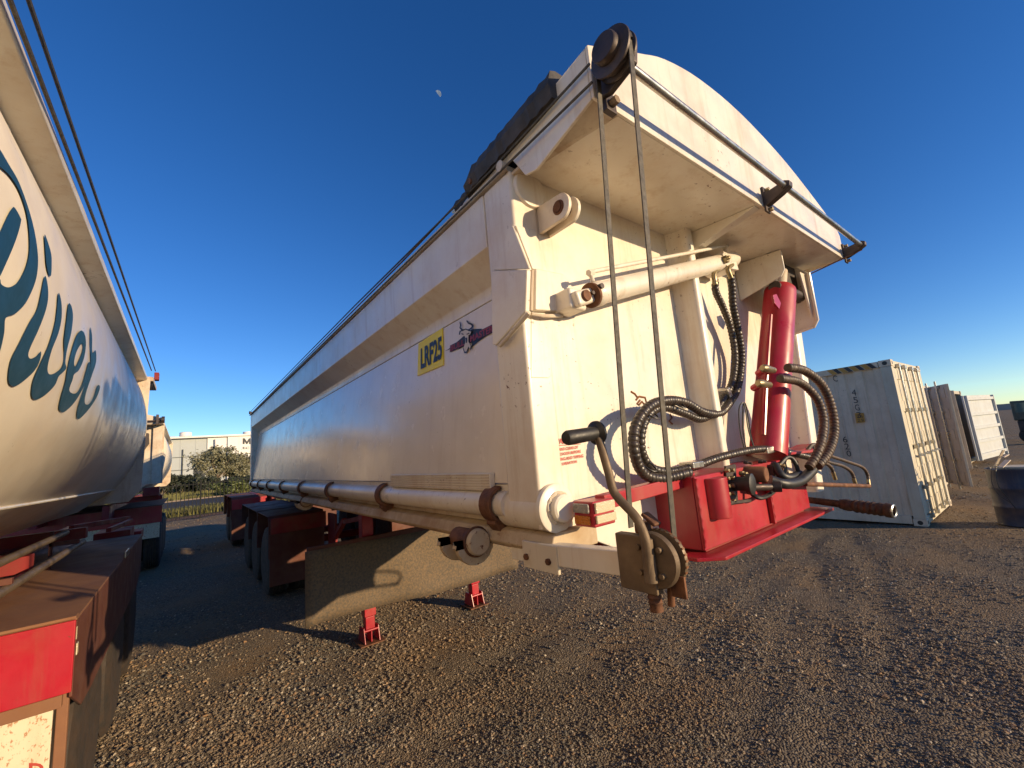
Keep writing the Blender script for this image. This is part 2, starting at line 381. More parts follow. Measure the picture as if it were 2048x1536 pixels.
# weld beads
P(MB().tube(smoothpath([PY(1064,541,YF-.03),PY(1063,580,YF-.034),PY(1062,622,YF-.03)],6),.007,8), 'weld_bead','cream_dirty', bevel=0)
P(MB().tube(smoothpath([PX(1058,626,XS-.02),PX(1030,658,XS-.024),PX(1000,692,XS-.02)],6),.008,8), 'weld_bead','cream_dirty', bevel=0)
P(MB().tube(smoothpath([PY(1062,628,YF-.02),PY(1090,632,YF-.03),PY(1124,631,YF-.02)],6),.008,8), 'weld_bead','cream_dirty', bevel=0)

# --- folded stiffeners on the front wall
def stiffener(roots, apex, right):
    """deep narrow box section standing off the wall; lines given by their photo ends (low, high)"""
    r_ = [PY(*p,YF) for p in roots]; a_ = [PX(*p,q.x) for p,q in zip(apex,r_)]; e_ = [PY(*p,q.y) for p,q in zip(right,a_)]
    ya = (a_[0].y+a_[1].y)/2; w = max(.03,(e_[0].x-a_[0].x+e_[1].x-a_[1].x)/2); m = MB(); vs_ = []
    for z in (1.42,2.925):
        t = (z-r_[0].z)/(r_[1].z-r_[0].z); x = r_[0].x+(r_[1].x-r_[0].x)*t
        sec = [(x-.02,YF-.001),(x-.006,YF-.03),(x,YF-.06),(x,ya+.02),(x+.005,ya+.006),(x+.016,ya),(x+w,ya),(x+w+.006,ya+.01),(x+w+.008,YF-.001)]
        vs_ += [(p,q,z) for p,q in sec]
    n = 9; m.add(vs_,[(i,i+1,i+1+n,i+n) for i in range(n-1)]+[(n-1,0,n,2*n-1),tuple(range(n-1,-1,-1)),tuple(range(n,2*n))])
    return P(m,'wall_stiffener','cream',bevel=0,smooth=50)
stiffener(((1400,905),(1352,600)),((1448,905),(1394,600)),((1456,905),(1405,600)))
stiffener(((1580,860),(1558,690)),((1621,860),(1596,690)),((1631,860),(1607,690)))

# --- visor over the front
bl, br = PY(1187,190,YP), PY(1690,520,YP)
zl = (bl.z+br.z)/2; xl, xr = .972, br.x
arch = [PY(*p,YP) for p in ((1275,105),(1330,118),(1400,158),(1480,225),(1560,310),(1620,385),(1672,455))]
top = [(xl,3.09)] + [(p.x,p.z) for p in smoothpath(arch,4)] + [(xr,arch[-1].z-.05)]
P(MB().prism([(xl,YP,zl),(xr,YP,zl)]+[(x,YP,z) for x,z in reversed(top)],(0,.012,0)), 'visor_front', 'cream', bevel=.003)
m = MB(); n = len(top); vs_ = []
for x, z in top: vs_ += [(x,YP+.013,z-.004),(x,1.6,max(2.96,z-.1))]
m.add(vs_, [(2*i,2*i+1,2*i+3,2*i+2) for i in range(n-1)]); vo = P(m,'visor_top','cream',bevel=0)
so = vo.modifiers.new('thick','SOLIDIFY'); so.thickness = .01
P(MB().prism([(xl,YP+.013,zl),(xl,YP+.013,3.085),(xl,1.6,2.962),(xl,1.13,2.962),(xl,1.06,2.85),(xl,1.0,2.835)],(.012,0,0)), 'visor_side', 'cream', bevel=.003)
P(MB().prism([(xr-.012,YP+.013,zl),(xr-.012,YP+.013,top[-1][1]),(xr-.012,1.15,2.96),(xr-.012,1.15,2.88)],(.012,0,0)), 'visor_side', 'cream', bevel=.003)
P(MB().prism([(1.10,YP+.012,zl),(xr-.014,YP+.012,zl),(xr-.014,YF-.001,2.926),(1.04,YF-.001,2.926)],(0,0,.010)), 'visor_soffit', 'cream', bevel=0)
P(MB().prism([(.985,YP+.014,zl+.012),(1.099,YP+.014,zl+.002),(1.039,YF-.002,2.92),(.985,YF-.002,2.91)],(0,0,.012)), 'visor_edge_strip', 'cream_dirty', bevel=0)
P(MB().prism([(2.13,YP+.02,zl-.004),(2.13,YF-.001,2.80),(2.13,YF-.001,2.924),(2.13,YP+.02,zl-.0005)],(.055,0,0)), 'soffit_rib', 'cream', bevel=.006)
# clevis ears left under the visor
e0 = PY(1117,415,1.03)
for k in range(2):
    x = e0.x+.0+k*.05; pts = [(x,YF-.002,e0.z+.065)] + [(x,1.03+.055*cos(a),e0.z+.055*sin(a)) for a in [pi*.62+i*pi*.76/8 for i in range(9)]] + [(x,YF-.002,e0.z-.05)]
    ear = P(MB().prism(pts,(.016,0,0)), 'clevis_ear','cream', bevel=.003)
    P(MB().tube([(x-.001+(.018 if k else 0),1.03+.024*cos(a*pi/10),e0.z+.024*sin(a*pi/10)) for a in range(21)],.005,6), 'pin_bush','rust', ear, 0)
P(MB().cyl((e0.x-.008,1.03,e0.z),(e0.x+.075,1.03,e0.z),.019,16),'clevis_pin','rust',bevel=0)

# --- rolling tarp gear: shaft, bearing brackets, pulley, strap, winch
zr = 2.96
P(MB().cyl((.98,YROD,zr),(3.46,YROD,zr),.0135,16), 'roller_shaft', 'zinc', bevel=0)
for (x, _) in ((2.205,0),(3.425,0)):
    b = P(MB().prism([(x-.02,YP-.003,zr-.055),(x-.02,YP-.02,zr-.055),(x-.02,YROD+.01,zr-.03),(x-.02,YROD-.025,zr-.012),(x-.02,YROD-.028,zr+.012),(x-.02,YROD-.005,zr+.026),(x-.02,YROD+.03,zr+.018),(x-.02,YP-.02,zr+.01),(x-.02,YP-.003,zr+.03)],(.04,0,0)), 'shaft_bracket','dark_steel', bevel=.005)
    P(MB().box(x-.022,x+.026,YP-.011,YP-.001,zr-.085,zr+.045), 'bracket_foot','dark_steel', b, .003)
    for dz in (-.07,.032): P(MB().cyl((x+.012,YP-.028,zr+dz),(x+.012,YP-.011,zr+dz),.011,6), 'bolt_head','fitting', b, .001)
pc = Vector((.955,YROD,zr))
bk = P(MB().prism([(.985,YP-.003,zr-.06),(.985,YROD+.05,zr-.072),(.985,YROD-.045,zr-.045),(.985,YROD-.055,zr+.02),(.985,YROD-.01,zr+.05),(.985,YP-.003,zr+.05)],(.022,0,0)), 'pulley_bracket','dark_steel', bevel=.006)
P(MB().box(1.0,1.05,YP-.022,YP-.001,zr-.10,zr-.035), 'bracket_foot','dark_steel', bk, .003)
P(MB().cyl((1.027,YP-.045,zr-.072),(1.027,YP-.022,zr-.072),.014,6), 'bolt_head','steel_dusty', bk, .001)
pul = P(MB().lathe(pc+Vector((-.045,0,0)),(1,0,0),[(0,0),(0,.040),(.004,.043),(.024,.043),(.026,.058),(.030,.069),(.036,.070),(.042,.058),(.058,.058),(.063,.068),(.069,.068),(.069,0)],40), 'strap_pulley','dark_steel', bevel=0)
wz = 1.575
wy = .707
ws = P(MB().tube([(.93+.0,wy,wz)]*0 + [(.962,.562,zr),(.962,.60,2.2),(.962,.638,wz+.03)],.0,4) if False else MB().prism([(.952,.5585,zr),(.952,.5625,zr),(.952,.642,wz),(.952,.638,wz)],(.020,0,0)), 'drive_strap','strap', bevel=.001)
P(MB().prism([(.952,.679,zr-.02),(.952,.683,zr-.02),(.952,.768,wz+.04),(.952,.764,wz+.04)],(.020,0,0)), 'drive_strap','strap', bevel=.001)
P(MB().tube([(.962,YROD+.0615*cos(pi*k/12),zr+.0615*sin(pi*k/12)) for k in range(13)],.0045,6), 'drive_strap','strap', bevel=0)
# guide rope from pulley along the top edge and tarp rope
P(MB().tube([Vector((.955,.70,3.0)),Vector((.952,1.25,2.972)),Vector((.95,3.,2.985)),Vector((.95,9.5,2.985))],.0045,6), 'tarp_rope','strap', bevel=0)
P(MB().tube([Vector((.955,.70,2.935)),Vector((.945,1.18,2.925)),Vector((.944,9.5,2.925))],.0045,6), 'tarp_rope','strap', bevel=0)
P(MB().tube([Vector((1.0,1.60,3.035)),Vector((1.0,2.2,3.02)),Vector((.99,9.5,2.99))],.005,6), 'tarp_rope','rust', bevel=0)
P(MB().box(.95,1.02,YR-.07,YR,2.957,3.0).lathe((.94,YR-.035,2.985),(1,0,0),[(0,0),(0,.03),(.02,.03),(.02,.0)],14), 'rope_end_bracket','dark_steel', bevel=.003)
P(MB().cyl((.94,1.17,2.945),(.965,1.17,2.945),.022,12), 'rope_guide','cream_dirty', bevel=0)
# bunched tarpaulin on the rail
m = MB(); secs = []; ns = 26
for i in range(ns):
    t = i/(ns-1); y = .86+t*.70; h = .115*(1-.06*abs(sin(i*1.9)))*(1 if t < .80 else .62); w_ = .2
    if t > .80: w_ = .11
    x0 = .945+(.03 if t > .8 else 0)+.004*sin(i*2.7); zb = 2.962 + (1-t)*.045
    secs.append([(x0,y,zb),(x0-.012,y,zb+h*.45),(x0+.004,y,zb+h*.9),(x0+.03,y,zb+h),(x0+w_*.7,y,zb+h*.98),(x0+w_,y,zb+h*.8),(x0+w_,y,zb)])
k = 7
m.add([v for q in secs for v in q], [(i*k+j,i*k+(j+1)%k,(i+1)*k+(j+1)%k,(i+1)*k+j) for i in range(ns-1) for j in range(k)]+[tuple(range(k)),tuple((ns-1)*k+j for j in range(k-1,-1,-1))])
P(m, 'tarpaulin_bundle','tarp', bevel=0, smooth=25)
P(MB().cyl(PX(938,362,.93),PX(938,362,.93)+Vector((.03,0,0)),.012,10), 'tarp_eyelet','rust', bevel=0)

# winch
wa, wb_ = PX(1066,1098,1.0), PX(1240,1132,.965)
P(MB().beam((1.01,1.36,1.475),(.955,.772,1.525),.045,.066), 'winch_arm','cream', bevel=.004)
cb = P(MB().box(.955,.968,1.07,1.25,1.44,1.53), 'arm_clamp_plate','cream_dirty', bevel=.004)
for yy in (1.12,1.235): P(MB().cyl((.945,yy-.01,1.478),(.956,yy-.01,1.478),.011,6), 'bolt_head','rust', cb, .001)
wp = P(MB().box(.902,.93,.665,.775,1.475,1.612), 'winch_plate','steel_dusty', bevel=.004)
P(MB().box(.931,.975,.66,.76,1.485,1.53), 'winch_housing','steel_dusty', bevel=.004)
wd = P(MB().lathe((.905,wy-.035,wz-.02),(1,0,0),[(0,0),(0,.045),(.003,.064),(.010,.067),(.016,.067),(.018,.054),(.036,.052),(.038,.067),(.046,.069),(.050,.066),(.052,.05),(.052,0)],44), 'winch_drum','steel_dusty', bevel=0)
for k in range(4):
    a = pi/4+k*pi/2; P(MB().cyl((.893,wy-.035+.042*cos(a),wz-.02+.042*sin(a)),(.906,wy-.035+.042*cos(a),wz-.02+.042*sin(a)),.007,10), 'bolt_head','steel_dusty', wd, .001)
for k in range(30):
    a = 2*pi*k/30; P(MB().obox((.9485,wy-.035+.0672*cos(a),wz-.02+.0672*sin(a)),(1,0,0),(0,-sin(a),cos(a)),(0,cos(a),sin(a)),.010,.005,.004), 'ratchet_tooth','rust', wd, 0)
P(MB().box(.915,.955,.69,.72,1.613,1.64).obox((.935,.68,1.648),(1,0,0),(0,.8,.6),(0,-.6,.8),.03,.045,.010), 'ratchet_pawl','rust', bevel=.004)
cr = [PX(1300,1165,.885),PX(1296,1110,.885),PX(1290,1075,.885),PX(1272,1035,.885),PX(1240,1000,.885),PX(1226,980,.885),PX(1217,945,.885),PX(1203,895,.885),PX(1196,872,.885)]
crank = P(MB().tube(smoothpath(cr,5),.0115,14), 'crank_handle','steel_dusty', bevel=0)
gb = PX(1192,866,.885); ge = PY(1128,877,gb.y); gd = (ge-gb).normalized()
P(MB().lathe(gb-gd*.01,gd,[(0,0),(0,.026),(.004,.033),(.010,.033),(.014,.024),(.018,.0185),((ge-gb).length-.004,.0195),((ge-gb).length+.004,.016),((ge-gb).length+.006,0)],22), 'hand_grip','black', crank, 0)
hub = P(MB().lathe(PX(1293,1078,.89),(PX(1304,1170,.89)-PX(1293,1078,.89)),[(0,0),(0,.014),(.10,.0165),(.10,0)],16), 'crank_socket','steel_dusty', crank, .002)
s0, s1 = PX(1302,1150,.92), PX(1314,1222,.92); ax = (s1-s0)
P(MB().lathe(s0,ax,[(0,0),(0,.017)]+[(.02+i*.006,(.015,.0175)[i%2]) for i in range(9)]+[(.08,.0165),(ax.length,.0165),(ax.length,0)],16), 'spring_pin','rust', bevel=0)
P(MB().cyl(PX(1341,1165,.95),PX(1343,1212,.95),.009,10).box(.935,.943,.61,.65,1.47,1.52), 'tension_bolt','rust', bevel=.002)

# --- door ram lying across the front wall
ra, rb = PY(1166,595,1.04), PY(1462,520,1.03); rd = (rb-ra).normalized(); rl = (rb-ra).length
ram = P(MB().lathe(ra+rd*.055,rd,[(0,0),(0,.043),(.012,.050),(.05,.050),(.055,.046),(rl-.09,.046),(rl-.03,.044),(rl-.01,.03),(rl-.01,0)],28), 'door_ram','cream', bevel=0)
P(MB().lathe(ra+rd*.045,rd,[(0,.0),(0,.030),(0,.049),(.012,.049),(.012,0)],28), 'gland_ring','rust', ram, 0)
ey = P(MB().obox(ra,rd,(0,1,0),rd.cross(Vector((0,1,0))),.10,.035,.06), 'rod_eye','cream', ram, .012)
P(MB().cyl(ra+Vector((-.004,-.028,0)),ra+Vector((-.004,.10,0)),.022,16), 'rod_pin','rust', ram, .002)
P(MB().cyl(ra+rd*.025+Vector((0,-.035,.004)),ra+rd*.025+Vector((0,-.015,.004)),.008,6), 'grease_nipple','dark_steel', ram, 0)
P(MB().box(ra.x-.06,ra.x+.03,1.05,YF-.002,ra.z-.045,ra.z+.04), 'ram_anchor','cream', bevel=.012)
q0 = ra+rd*.075; un = rd.cross(Vector((0,-1,0))).normalized(); un = un if un.z > 0 else -un
pp = [q0+un*.05+Vector((0,-.01,0)),q0+un*.085+Vector((0,-.012,0)),q0+un*.088+rd*.03+Vector((0,-.012,0)),q0+rd*(rl-.16)+un*.085+Vector((0,-.012,0)),q0+rd*(rl-.13)+un*.08+Vector((0,-.012,0)),q0+rd*(rl-.12)+un*.045]
P(MB().tube(pp,.009,10), 'oil_pipe','cream', ram, 0)
for q in (pp[1],pp[4]): P(MB().lathe(q-rd*.012,rd,[(0,0),(0,.014),(.028,.014),(.028,0)],6), 'pipe_nut','cream', ram, .001)
P(MB().lathe(PY(1205,571,.985),(0,1,0),[(0,0),(0,.004),(0,.011),(.02,.011),(.02,0)],14), 'vent_plug','dark_steel', ram, 0)
mp = [PY(*p,.99) for p in ((1447,502),(1470,512),(1478,540),(1462,537),(1445,524))]
P(MB().prism(mp,(0,.14,0)), 'ram_mount','cream', bevel=.004)
P(MB().cyl(PY(1456,517,.965),PY(1456,517,.965)+Vector((0,.03,0)),.022,6).cyl(PY(1460,514,.95),PY(1460,514,.95)+Vector((0,.03,0)),.011,8), 'mount_bolt','fitting', bevel=.002)

# --- hoist top housing under the visor
XG = PY(1478,592,YF).x; XH = PY(1490,598,YF).x+.36
gp_ = [PX(*p,XG) for p in ((1486,600),(1562,553),(1569,538),(1566,500))]
gp_ = [Vector((XG,YF-.002,gp_[0].z))]+gp_[1:3]+[Vector((XG,gp_[2].y,2.905)),Vector((XG,YF-.002,2.92))]
P(MB().prism(gp_,(.014,0,0)), 'hoist_gusset','cream', bevel=.006)
hp = [PX(*p,XH) for p in ((1585,531),(1617,546),(1635,640),(1629,653),(1584,669),(1545,640),(1548,560))]
P(MB().prism(hp,(.014,0,0)), 'hoist_bracket','cream', bevel=.005)
P(MB().tube([PX(*p,XH-.004) for p in ((1617,546),(1635,640),(1629,653),(1584,669))],.010,8), 'bracket_rim','cream', bevel=0)
ce = hp[1]; cf = hp[2]
P(MB().prism([Vector((XH-.002,ce.y+.02,ce.z)),Vector((XH-.002,cf.y+.02,cf.z+.02)),Vector((XH-.09,ce.y+.02,ce.z))],(0,.014,0)), 'bracket_web','cream', bevel=.003)
P(MB().prism([Vector((XG+.015,YF-.20,2.90)),Vector((XH-.002,YF-.20,2.90)),Vector((XH-.002,YF-.20,2.66)),Vector((XG+.015,YF-.20,2.72))],(0,.02,0)), 'hoist_cavity_plate','dark_steel', bevel=0)
P(MB().cyl((XG+.02,.95,2.70),(XH-.002,.95,2.70),.035,16),'hoist_pin','dark_steel',bevel=0)
# rope tail from the shaft end to the bracket
P(MB().tube([Vector((3.43,YROD,zr-.03)),PX(1612,552,XH+.02)],.004,6),'tarp_rope','rust',bevel=0)
# --- red hoist cylinder
ca, cbp = PY(1537,892,1.0), PY(1560,578,.955); cd = (cbp-ca).normalized(); cl = (cbp-ca).length
hc = P(MB().lathe(ca-cd*.05,cd,[(0,0),(0,.090),(cl+.0,.088),(cl+.035,.086),(cl+.05,.074),(cl+.05,0)],36), 'hoist_cylinder','red', bevel=0)
P(MB().lathe(cbp+cd*.0,cd,[(0,0),(0,.035),(.14,.035),(.14,0)],18), 'cylinder_rod_eye','cream_dirty', hc, 0)
P(MB().tube([PY(1527,870,.925),PY(1531,780,.915),PY(1536,700,.905),PY(1541,630,.895)],.011,8), 'cylinder_pipe','red', hc, 0)
P(MB().prism([PY(*p,.885) for p in ((1546,590),(1553,588),(1562,606),(1559,618),(1550,607))],(0,.012,0)), 'lifting_tab','red', hc, .001)
for (px, py) in ((1530,738),(1521,768)):
    q = PY(px,py,.885)
    P(MB().cyl(q+Vector((.035,.05,-.012)),q,.017,10), 'port_boss','red', hc, 0)
    P(MB().lathe(q-Vector((.03,0,-.004)),(1,0,-.05),[(0,0),(0,.014),(.02,.021),(.06,.021),(.065,.018),(.13,.017),(.13,0)],12), 'hose_fitting','fitting', hc, .001)

# --- chassis front
def Yq(px,py,y=YRED): return PY(px,py,y)
xa, xb = 1.634, 2.767; zb0, zt0 = 1.392, 1.678
P(MB().prism([(xa,YRED,zb0),(xa,YRED,zt0),(xb-.28,YRED,zt0),(xb-.26,YRED,zt0-.11),(xb,YRED,zt0-.13),(xb,YRED,zb0)],(0,.012,0)), 'chassis_front_plate','red', bevel=.004)
P(MB().box(xa,xa+.012,YRED+.013,1.30,zb0,zt0), 'chassis_side_plate','red', bevel=.003)
P(MB().box(xb-.012,xb,YRED+.013,1.30,zb0,zt0-.13), 'chassis_side_plate','red', bevel=.003)
P(MB().box(xa+.013,xb-.3,YRED+.013,1.148,zt0-.012,zt0), 'chassis_top_plate','red', bevel=.003)
P(MB().prism([(xa+.02,.885,zb0-.030),(2.90,.885,zb0-.030),(2.90,1.2,zb0-.030),(xa-.06,1.2,zb0-.030),(xa-.06,.96,zb0-.030)],(0,0,.014)), 'chassis_bottom_flange','red', bevel=.003)
P(MB().box(xa+.04,xb-.04,YRED+.02,1.1,zb0-.015,zb0-.001), 'bottom_rail','red_dusty', bevel=.002)
P(MB().box(2.244,2.262,YRED-.022,YRED-.0005,zb0+.002,zt0-.08), 'front_rib','red', bevel=.003)
hcx = PY(1428,985,YRED)
P(MB().tube([(hcx.x,YRED+.005,zt0-.015),(hcx.x,YRED+.005,1.50)],.062,28), 'coupling_post','red', bevel=.004)
ep = P(MB().prism([PY(*p,YRED-.012) for p in ((1452,932),(1472,928),(1477,1008),(1458,1012))],(0,.010,0)), 'socket_panel','dark_steel', bevel=.002)
for r_ in range(5):
    for c_ in range(2):
        q = PY(1459+r_*.6+c_*10, 941+r_*15.5+c_*-1, YRED-.03)
        P(MB().lathe(q,(0,1,0),[(0,0),(0,.008),(.010,.010),(.018,.010),(.018,0)],6), 'bolt_head','fitting', ep, .001)
q = PY(1487,967,.90)
P(MB().lathe(q+Vector((-.0,.06,0)),(.15,-1,-.05),[(0,0),(0,.030),(.07,.032),(.072,.044),(.092,.046),(.097,.036),(.097,0)],20), 'trailer_socket','black', bevel=0)
q = PY(1517,948,.90)
P(MB().lathe(q+Vector((0,.06,0)),(.12,-1,-.04),[(0,0),(0,.037),(.085,.037),(.092,.032),(.092,0)],10), 'coupling_cap','rust', bevel=.002)
q = PY(1545,974,.88)
P(MB().tube([PY(1500,975,.92),PY(1520,974,.90),q],.016,10).lathe(q,(.5,-1,0),[(0,0),(0,.018),(.0,.024),(.035,.024),(.035,0)],12), 'air_fitting','dark_steel', bevel=.001)
P(MB().beam(PY(1440,1007,.93),PY(1500,1001,.93),.012,.012), 'latch_bar','dark_steel', bevel=.001)
P(MB().tube(smoothpath([PY(1550,930,.93),PY(1562,950,.90),PY(1580,955,.88),PY(1600,948,.88)],5),.02,10), 'hose_manifold','black', bevel=0)
P(MB().tube(smoothpath([PY(1540,960,.90),PY(1570,968,.86),PY(1600,962,.85),PY(1625,940,.84)],5),.024,10), 'hose_manifold','black', bevel=0)
P(MB().prism([PY(*p,1.0) for p in ((1600,903),(1628,888),(1642,886),(1645,905))],(0,.10,0)), 'hoist_base_gusset','red', bevel=.003)
P(MB().prism([PY(*p,.93) for p in ((1575,905),(1640,898),(1640,903),(1580,910))],(0,.25,0)), 'hoist_base_plate','red', bevel=.002)
# small plumbing, nuts and weld beads on the red front box
P(MB().tube([(xa+.003,YRED-.002+.002*sin(k*2.1),zb0+.01+k*.0135) for k in range(21)],.0055,6),'weld_bead','red',T,0)
P(MB().tube([(2.253,YRED-.02+.002*sin(k*1.9),zb0+.01+k*.0125) for k in range(16)],.005,6),'weld_bead','red',T,0)
vb = P(MB().prism([PY(*p,.93) for p in ((1545,930),(1572,922),(1580,950),(1550,958))],(0,.05,0)),'valve_block','dark_steel',T,.004)
rv_ = random.Random(3)
for k in range(14):
    q = PY(1482+k*8.2+rv_.uniform(-4,4),938+rv_.uniform(-14,28)-k*.8,.925); dd_ = Vector((rv_.uniform(-.6,.6),-1,rv_.uniform(-.5,.3))).normalized(); r_ = rv_.uniform(.007,.014)
    P(MB().lathe(q,dd_,[(0,0),(0,r_),(.018,r_),(.018,r_*.7),(.034,r_*.7),(.034,0)],6),'pipe_nut',('fitting','dark_steel','rust')[k%3],T,.001)
for pts in (((1555,935,.92),(1575,915,.90),(1590,925,.88),(1598,955,.88),(1590,968,.90)),((1565,945,.92),(1580,968,.88),(1605,965,.87),(1618,945,.87)),((1500,985,.93),(1520,996,.90),(1545,985,.90),(1560,965,.92))):
    P(MB().tube(smoothpath([PY(*p) for p in pts],6),.010,8),'jumper_hose','black',T,0)
P(MB().tube(smoothpath([PY(1612,905,1.0),PY(1625,890,.98),PY(1640,893,.97),PY(1650,905,.96)],5),.012,8),'jumper_hose','hose_dusty',T,0)
# brake line bar and knuckle on the right
P(MB().cyl(PY(1610,968,.90),PY(1738,972,.90),.013,10), 'line_bar','rust', bevel=0)
for pts in (((1670,955),(1662,935),(1648,925),(1630,918)),((1712,970),(1703,945),(1685,932),(1660,925),(1635,915)),((1737,970),(1735,950),(1725,935),(1700,925),(1670,915),(1640,905))):
    pth = [PY(px,py,.90+.0003*(1740-px)) for px,py in pts]
    spiral_hose('brake_hose',[p+Vector((0,0,0)) for p in pth],.0105,'hose_dusty',T)
    P(MB().cyl(pth[0]+Vector((0,0,-.012)),pth[1]*.55+pth[0]*.45,.012,10), 'brass_elbow','fitting', bevel=.001)
pa, pb = PY(1618,1000,1.0), PY(1786,1022,.62); pd = (pb-pa).normalized(); pl = (pb-pa).length
tl_ = P(MB().lathe(pa,pd,[(0,0),(0,.018),(pl*.40,.020),(pl*.45,.030),(pl*.52,.032),(pl*.56,.027)]+[(pl*(.57+.033*i),.030+.005*(i%2)) for i in range(10)]+[(pl*.91,.030),(pl*.93,.036),(pl*.97,.036),(pl,.034),(pl,.024),(pl-.03,.022),(pl-.03,0)],20), 'line_tube','tube', bevel=0)

P(MB().tube([pb+pd*.002+(pd.cross(Vector((0,0,1))).normalized()*cos(a*pi/9)+pd.cross(pd.cross(Vector((0,0,1)))).normalized()*sin(a*pi/9))*.029 for a in range(19)],.006,6),'tube_end_ring','zinc',tl_,0)
P(MB().lathe(pa+pd*(pl*.40),pd,[(0,0),(0,.026),(.03,.031),(.05,.026),(.05,0)],8),'tube_union','dark_steel',tl_,.002)
# marker lamp on its bar
P(MB().beam(PY(1200,1005,1.03),PY(1382,957,1.03),.045,.05), 'lamp_bar','red', bevel=.004)
lx0, lx1 = PY(1187,1025,.985).x, PY(1230,1025,.985).x
lz0, lz1 = PY(1205,1053,.985).z, PY(1205,1000,.985).z
ly1 = PX(1148,1030,lx0).y; hz = (lz0+lz1)/2
lamp = P(MB().box(lx0,lx1,.985,ly1,lz0,lz1), 'marker_lamp','red', bevel=.006)
P(MB().box(lx0+.005,lx1-.004,.976,.9845,hz+.003,lz1-.004), 'front_lens','clear', lamp, .003)
P(MB().box(lx0+.005,lx1-.004,.976,.9845,lz0+.012,hz-.003), 'front_lens','clear', lamp, .003)
P(MB().box(lx0-.006,lx0-.0005,1.0,ly1-.006,lz0+.008,hz-.004), 'amber_lens','amber', lamp, .002)
P(MB().box(lx0-.012,lx0-.0005,.998,ly1-.006,hz+.004,lz1-.006), 'side_lens','grey_lens', lamp, .006)

# --- hoses
def front_hose(pts, r, mat, name='hydraulic_hose'):
    return spiral_hose(name, [PY(px,py,y) for px,py,y in pts], r, mat, T)
A = [(1430,566,1.02),(1432,585,1.03),(1446,615,1.05),(1462,660,1.07),(1470,715,1.08),(1464,765,1.09),(1447,797,1.09),(1428,824,1.07),(1400,838,1.06),(1366,826,1.05),(1330,815,1.04),(1300,826,1.03),(1283,862,1.03),(1284,905,1.04),(1304,936,1.05),(1340,943,1.04),(1385,934,1.02),(1450,912,1.0),(1528,898,.97),(1600,910,.95),(1632,919,.94)]
front_hose(A, .0185, 'hose')
B = [(1461,553,1.0),(1464,575,1.01),(1466,610,1.03),(1474,660,1.05),(1480,715,1.07),(1474,770,1.08),(1460,806,1.07),(1440,835,1.05),(1405,850,1.04),(1372,838,1.03),(1338,799,1.03),(1300,806,1.0),(1272,850,1.0),(1270,905,1.01),(1290,945,1.03),(1330,957,1.02),(1380,942,1.0)]
B = [(1461,553,1.0),(1464,575,1.01),(1466,610,1.03),(1476,660,1.05),(1483,715,1.07),(1476,772,1.08),(1460,804,1.07),(1438,827,1.05),(1405,824,1.04),(1372,806,1.03),(1336,801,1.02),(1300,812,1.0),(1272,850,1.0),(1268,900,1.0),(1285,945,1.02),(1322,957,1.02),(1378,945,1.0)]
front_hose(B, .0205, 'hose')
for (px,py,px2,py2,y) in ((1428,548,1431,570,1.01),(1456,538,1462,556,.99)):
    P(MB().tube(smoothpath([PY(px+8,py-8,y+.01),PY(px,py,y),PY(px2,py2,y)],4),.013,10).lathe(PY(px2,py2-10,y),PY(px2,py2,y)-PY(px2,py2-10,y),[(0,0),(0,.019),(.02,.019),(.02,0)],6), 'hose_elbow','fitting', bevel=.001)
for pts, r in (([(1518,737,.84),(1575,735,.84),(1610,742,.82),(1645,772,.80),(1664,820,.79),(1668,865,.79),(1656,905,.80),(1635,932,.82)],.023),([(1510,766,.84),(1560,757,.84),(1600,765,.83),(1632,795,.81),(1646,835,.80),(1644,875,.80),(1634,908,.81),(1618,935,.83)],.021)):
    front_hose(pts[1:], r, 'hose_dusty')
for (px,py,y,w_,h_,dx) in ((1450,793,1.10,.075,.03,.5),(1383,930,1.03,.09,.03,.0),(1530,900,.98,.11,.035,.05)):
    q = PY(px,py,y); P(MB().obox(q,(1,0,dx*.9),(0,1,0),(-dx*.9,0,1),w_ if dx<.3 else .04,.07,h_ if dx<.3 else .09), 'hose_clamp','zinc', bevel=.006)
for k in range(2):
    P(MB().tube(smoothpath([PY(1490+k*3,905,1.0),PY(1480+k*6,860,1.04),PY(1478+k*8,820,1.06),PY(1484+k*4,806,1.06),PY(1490+k*3,815,1.05),PY(1497+k*3,860,1.03),PY(1508,895,1.0)],6),.0035,6), 'control_cable','black', bevel=0)
for (px,py) in ((1300,826),(1296,930),(1355,806)):
    q = PY(px,py,1.02); P(MB().tube([q+Vector((.026*cos(a*pi/5),.03*sin(a*pi/5),.026*sin(a*pi/5))) for a in range(11)],.0035,6), 'cable_tie','black', bevel=0)

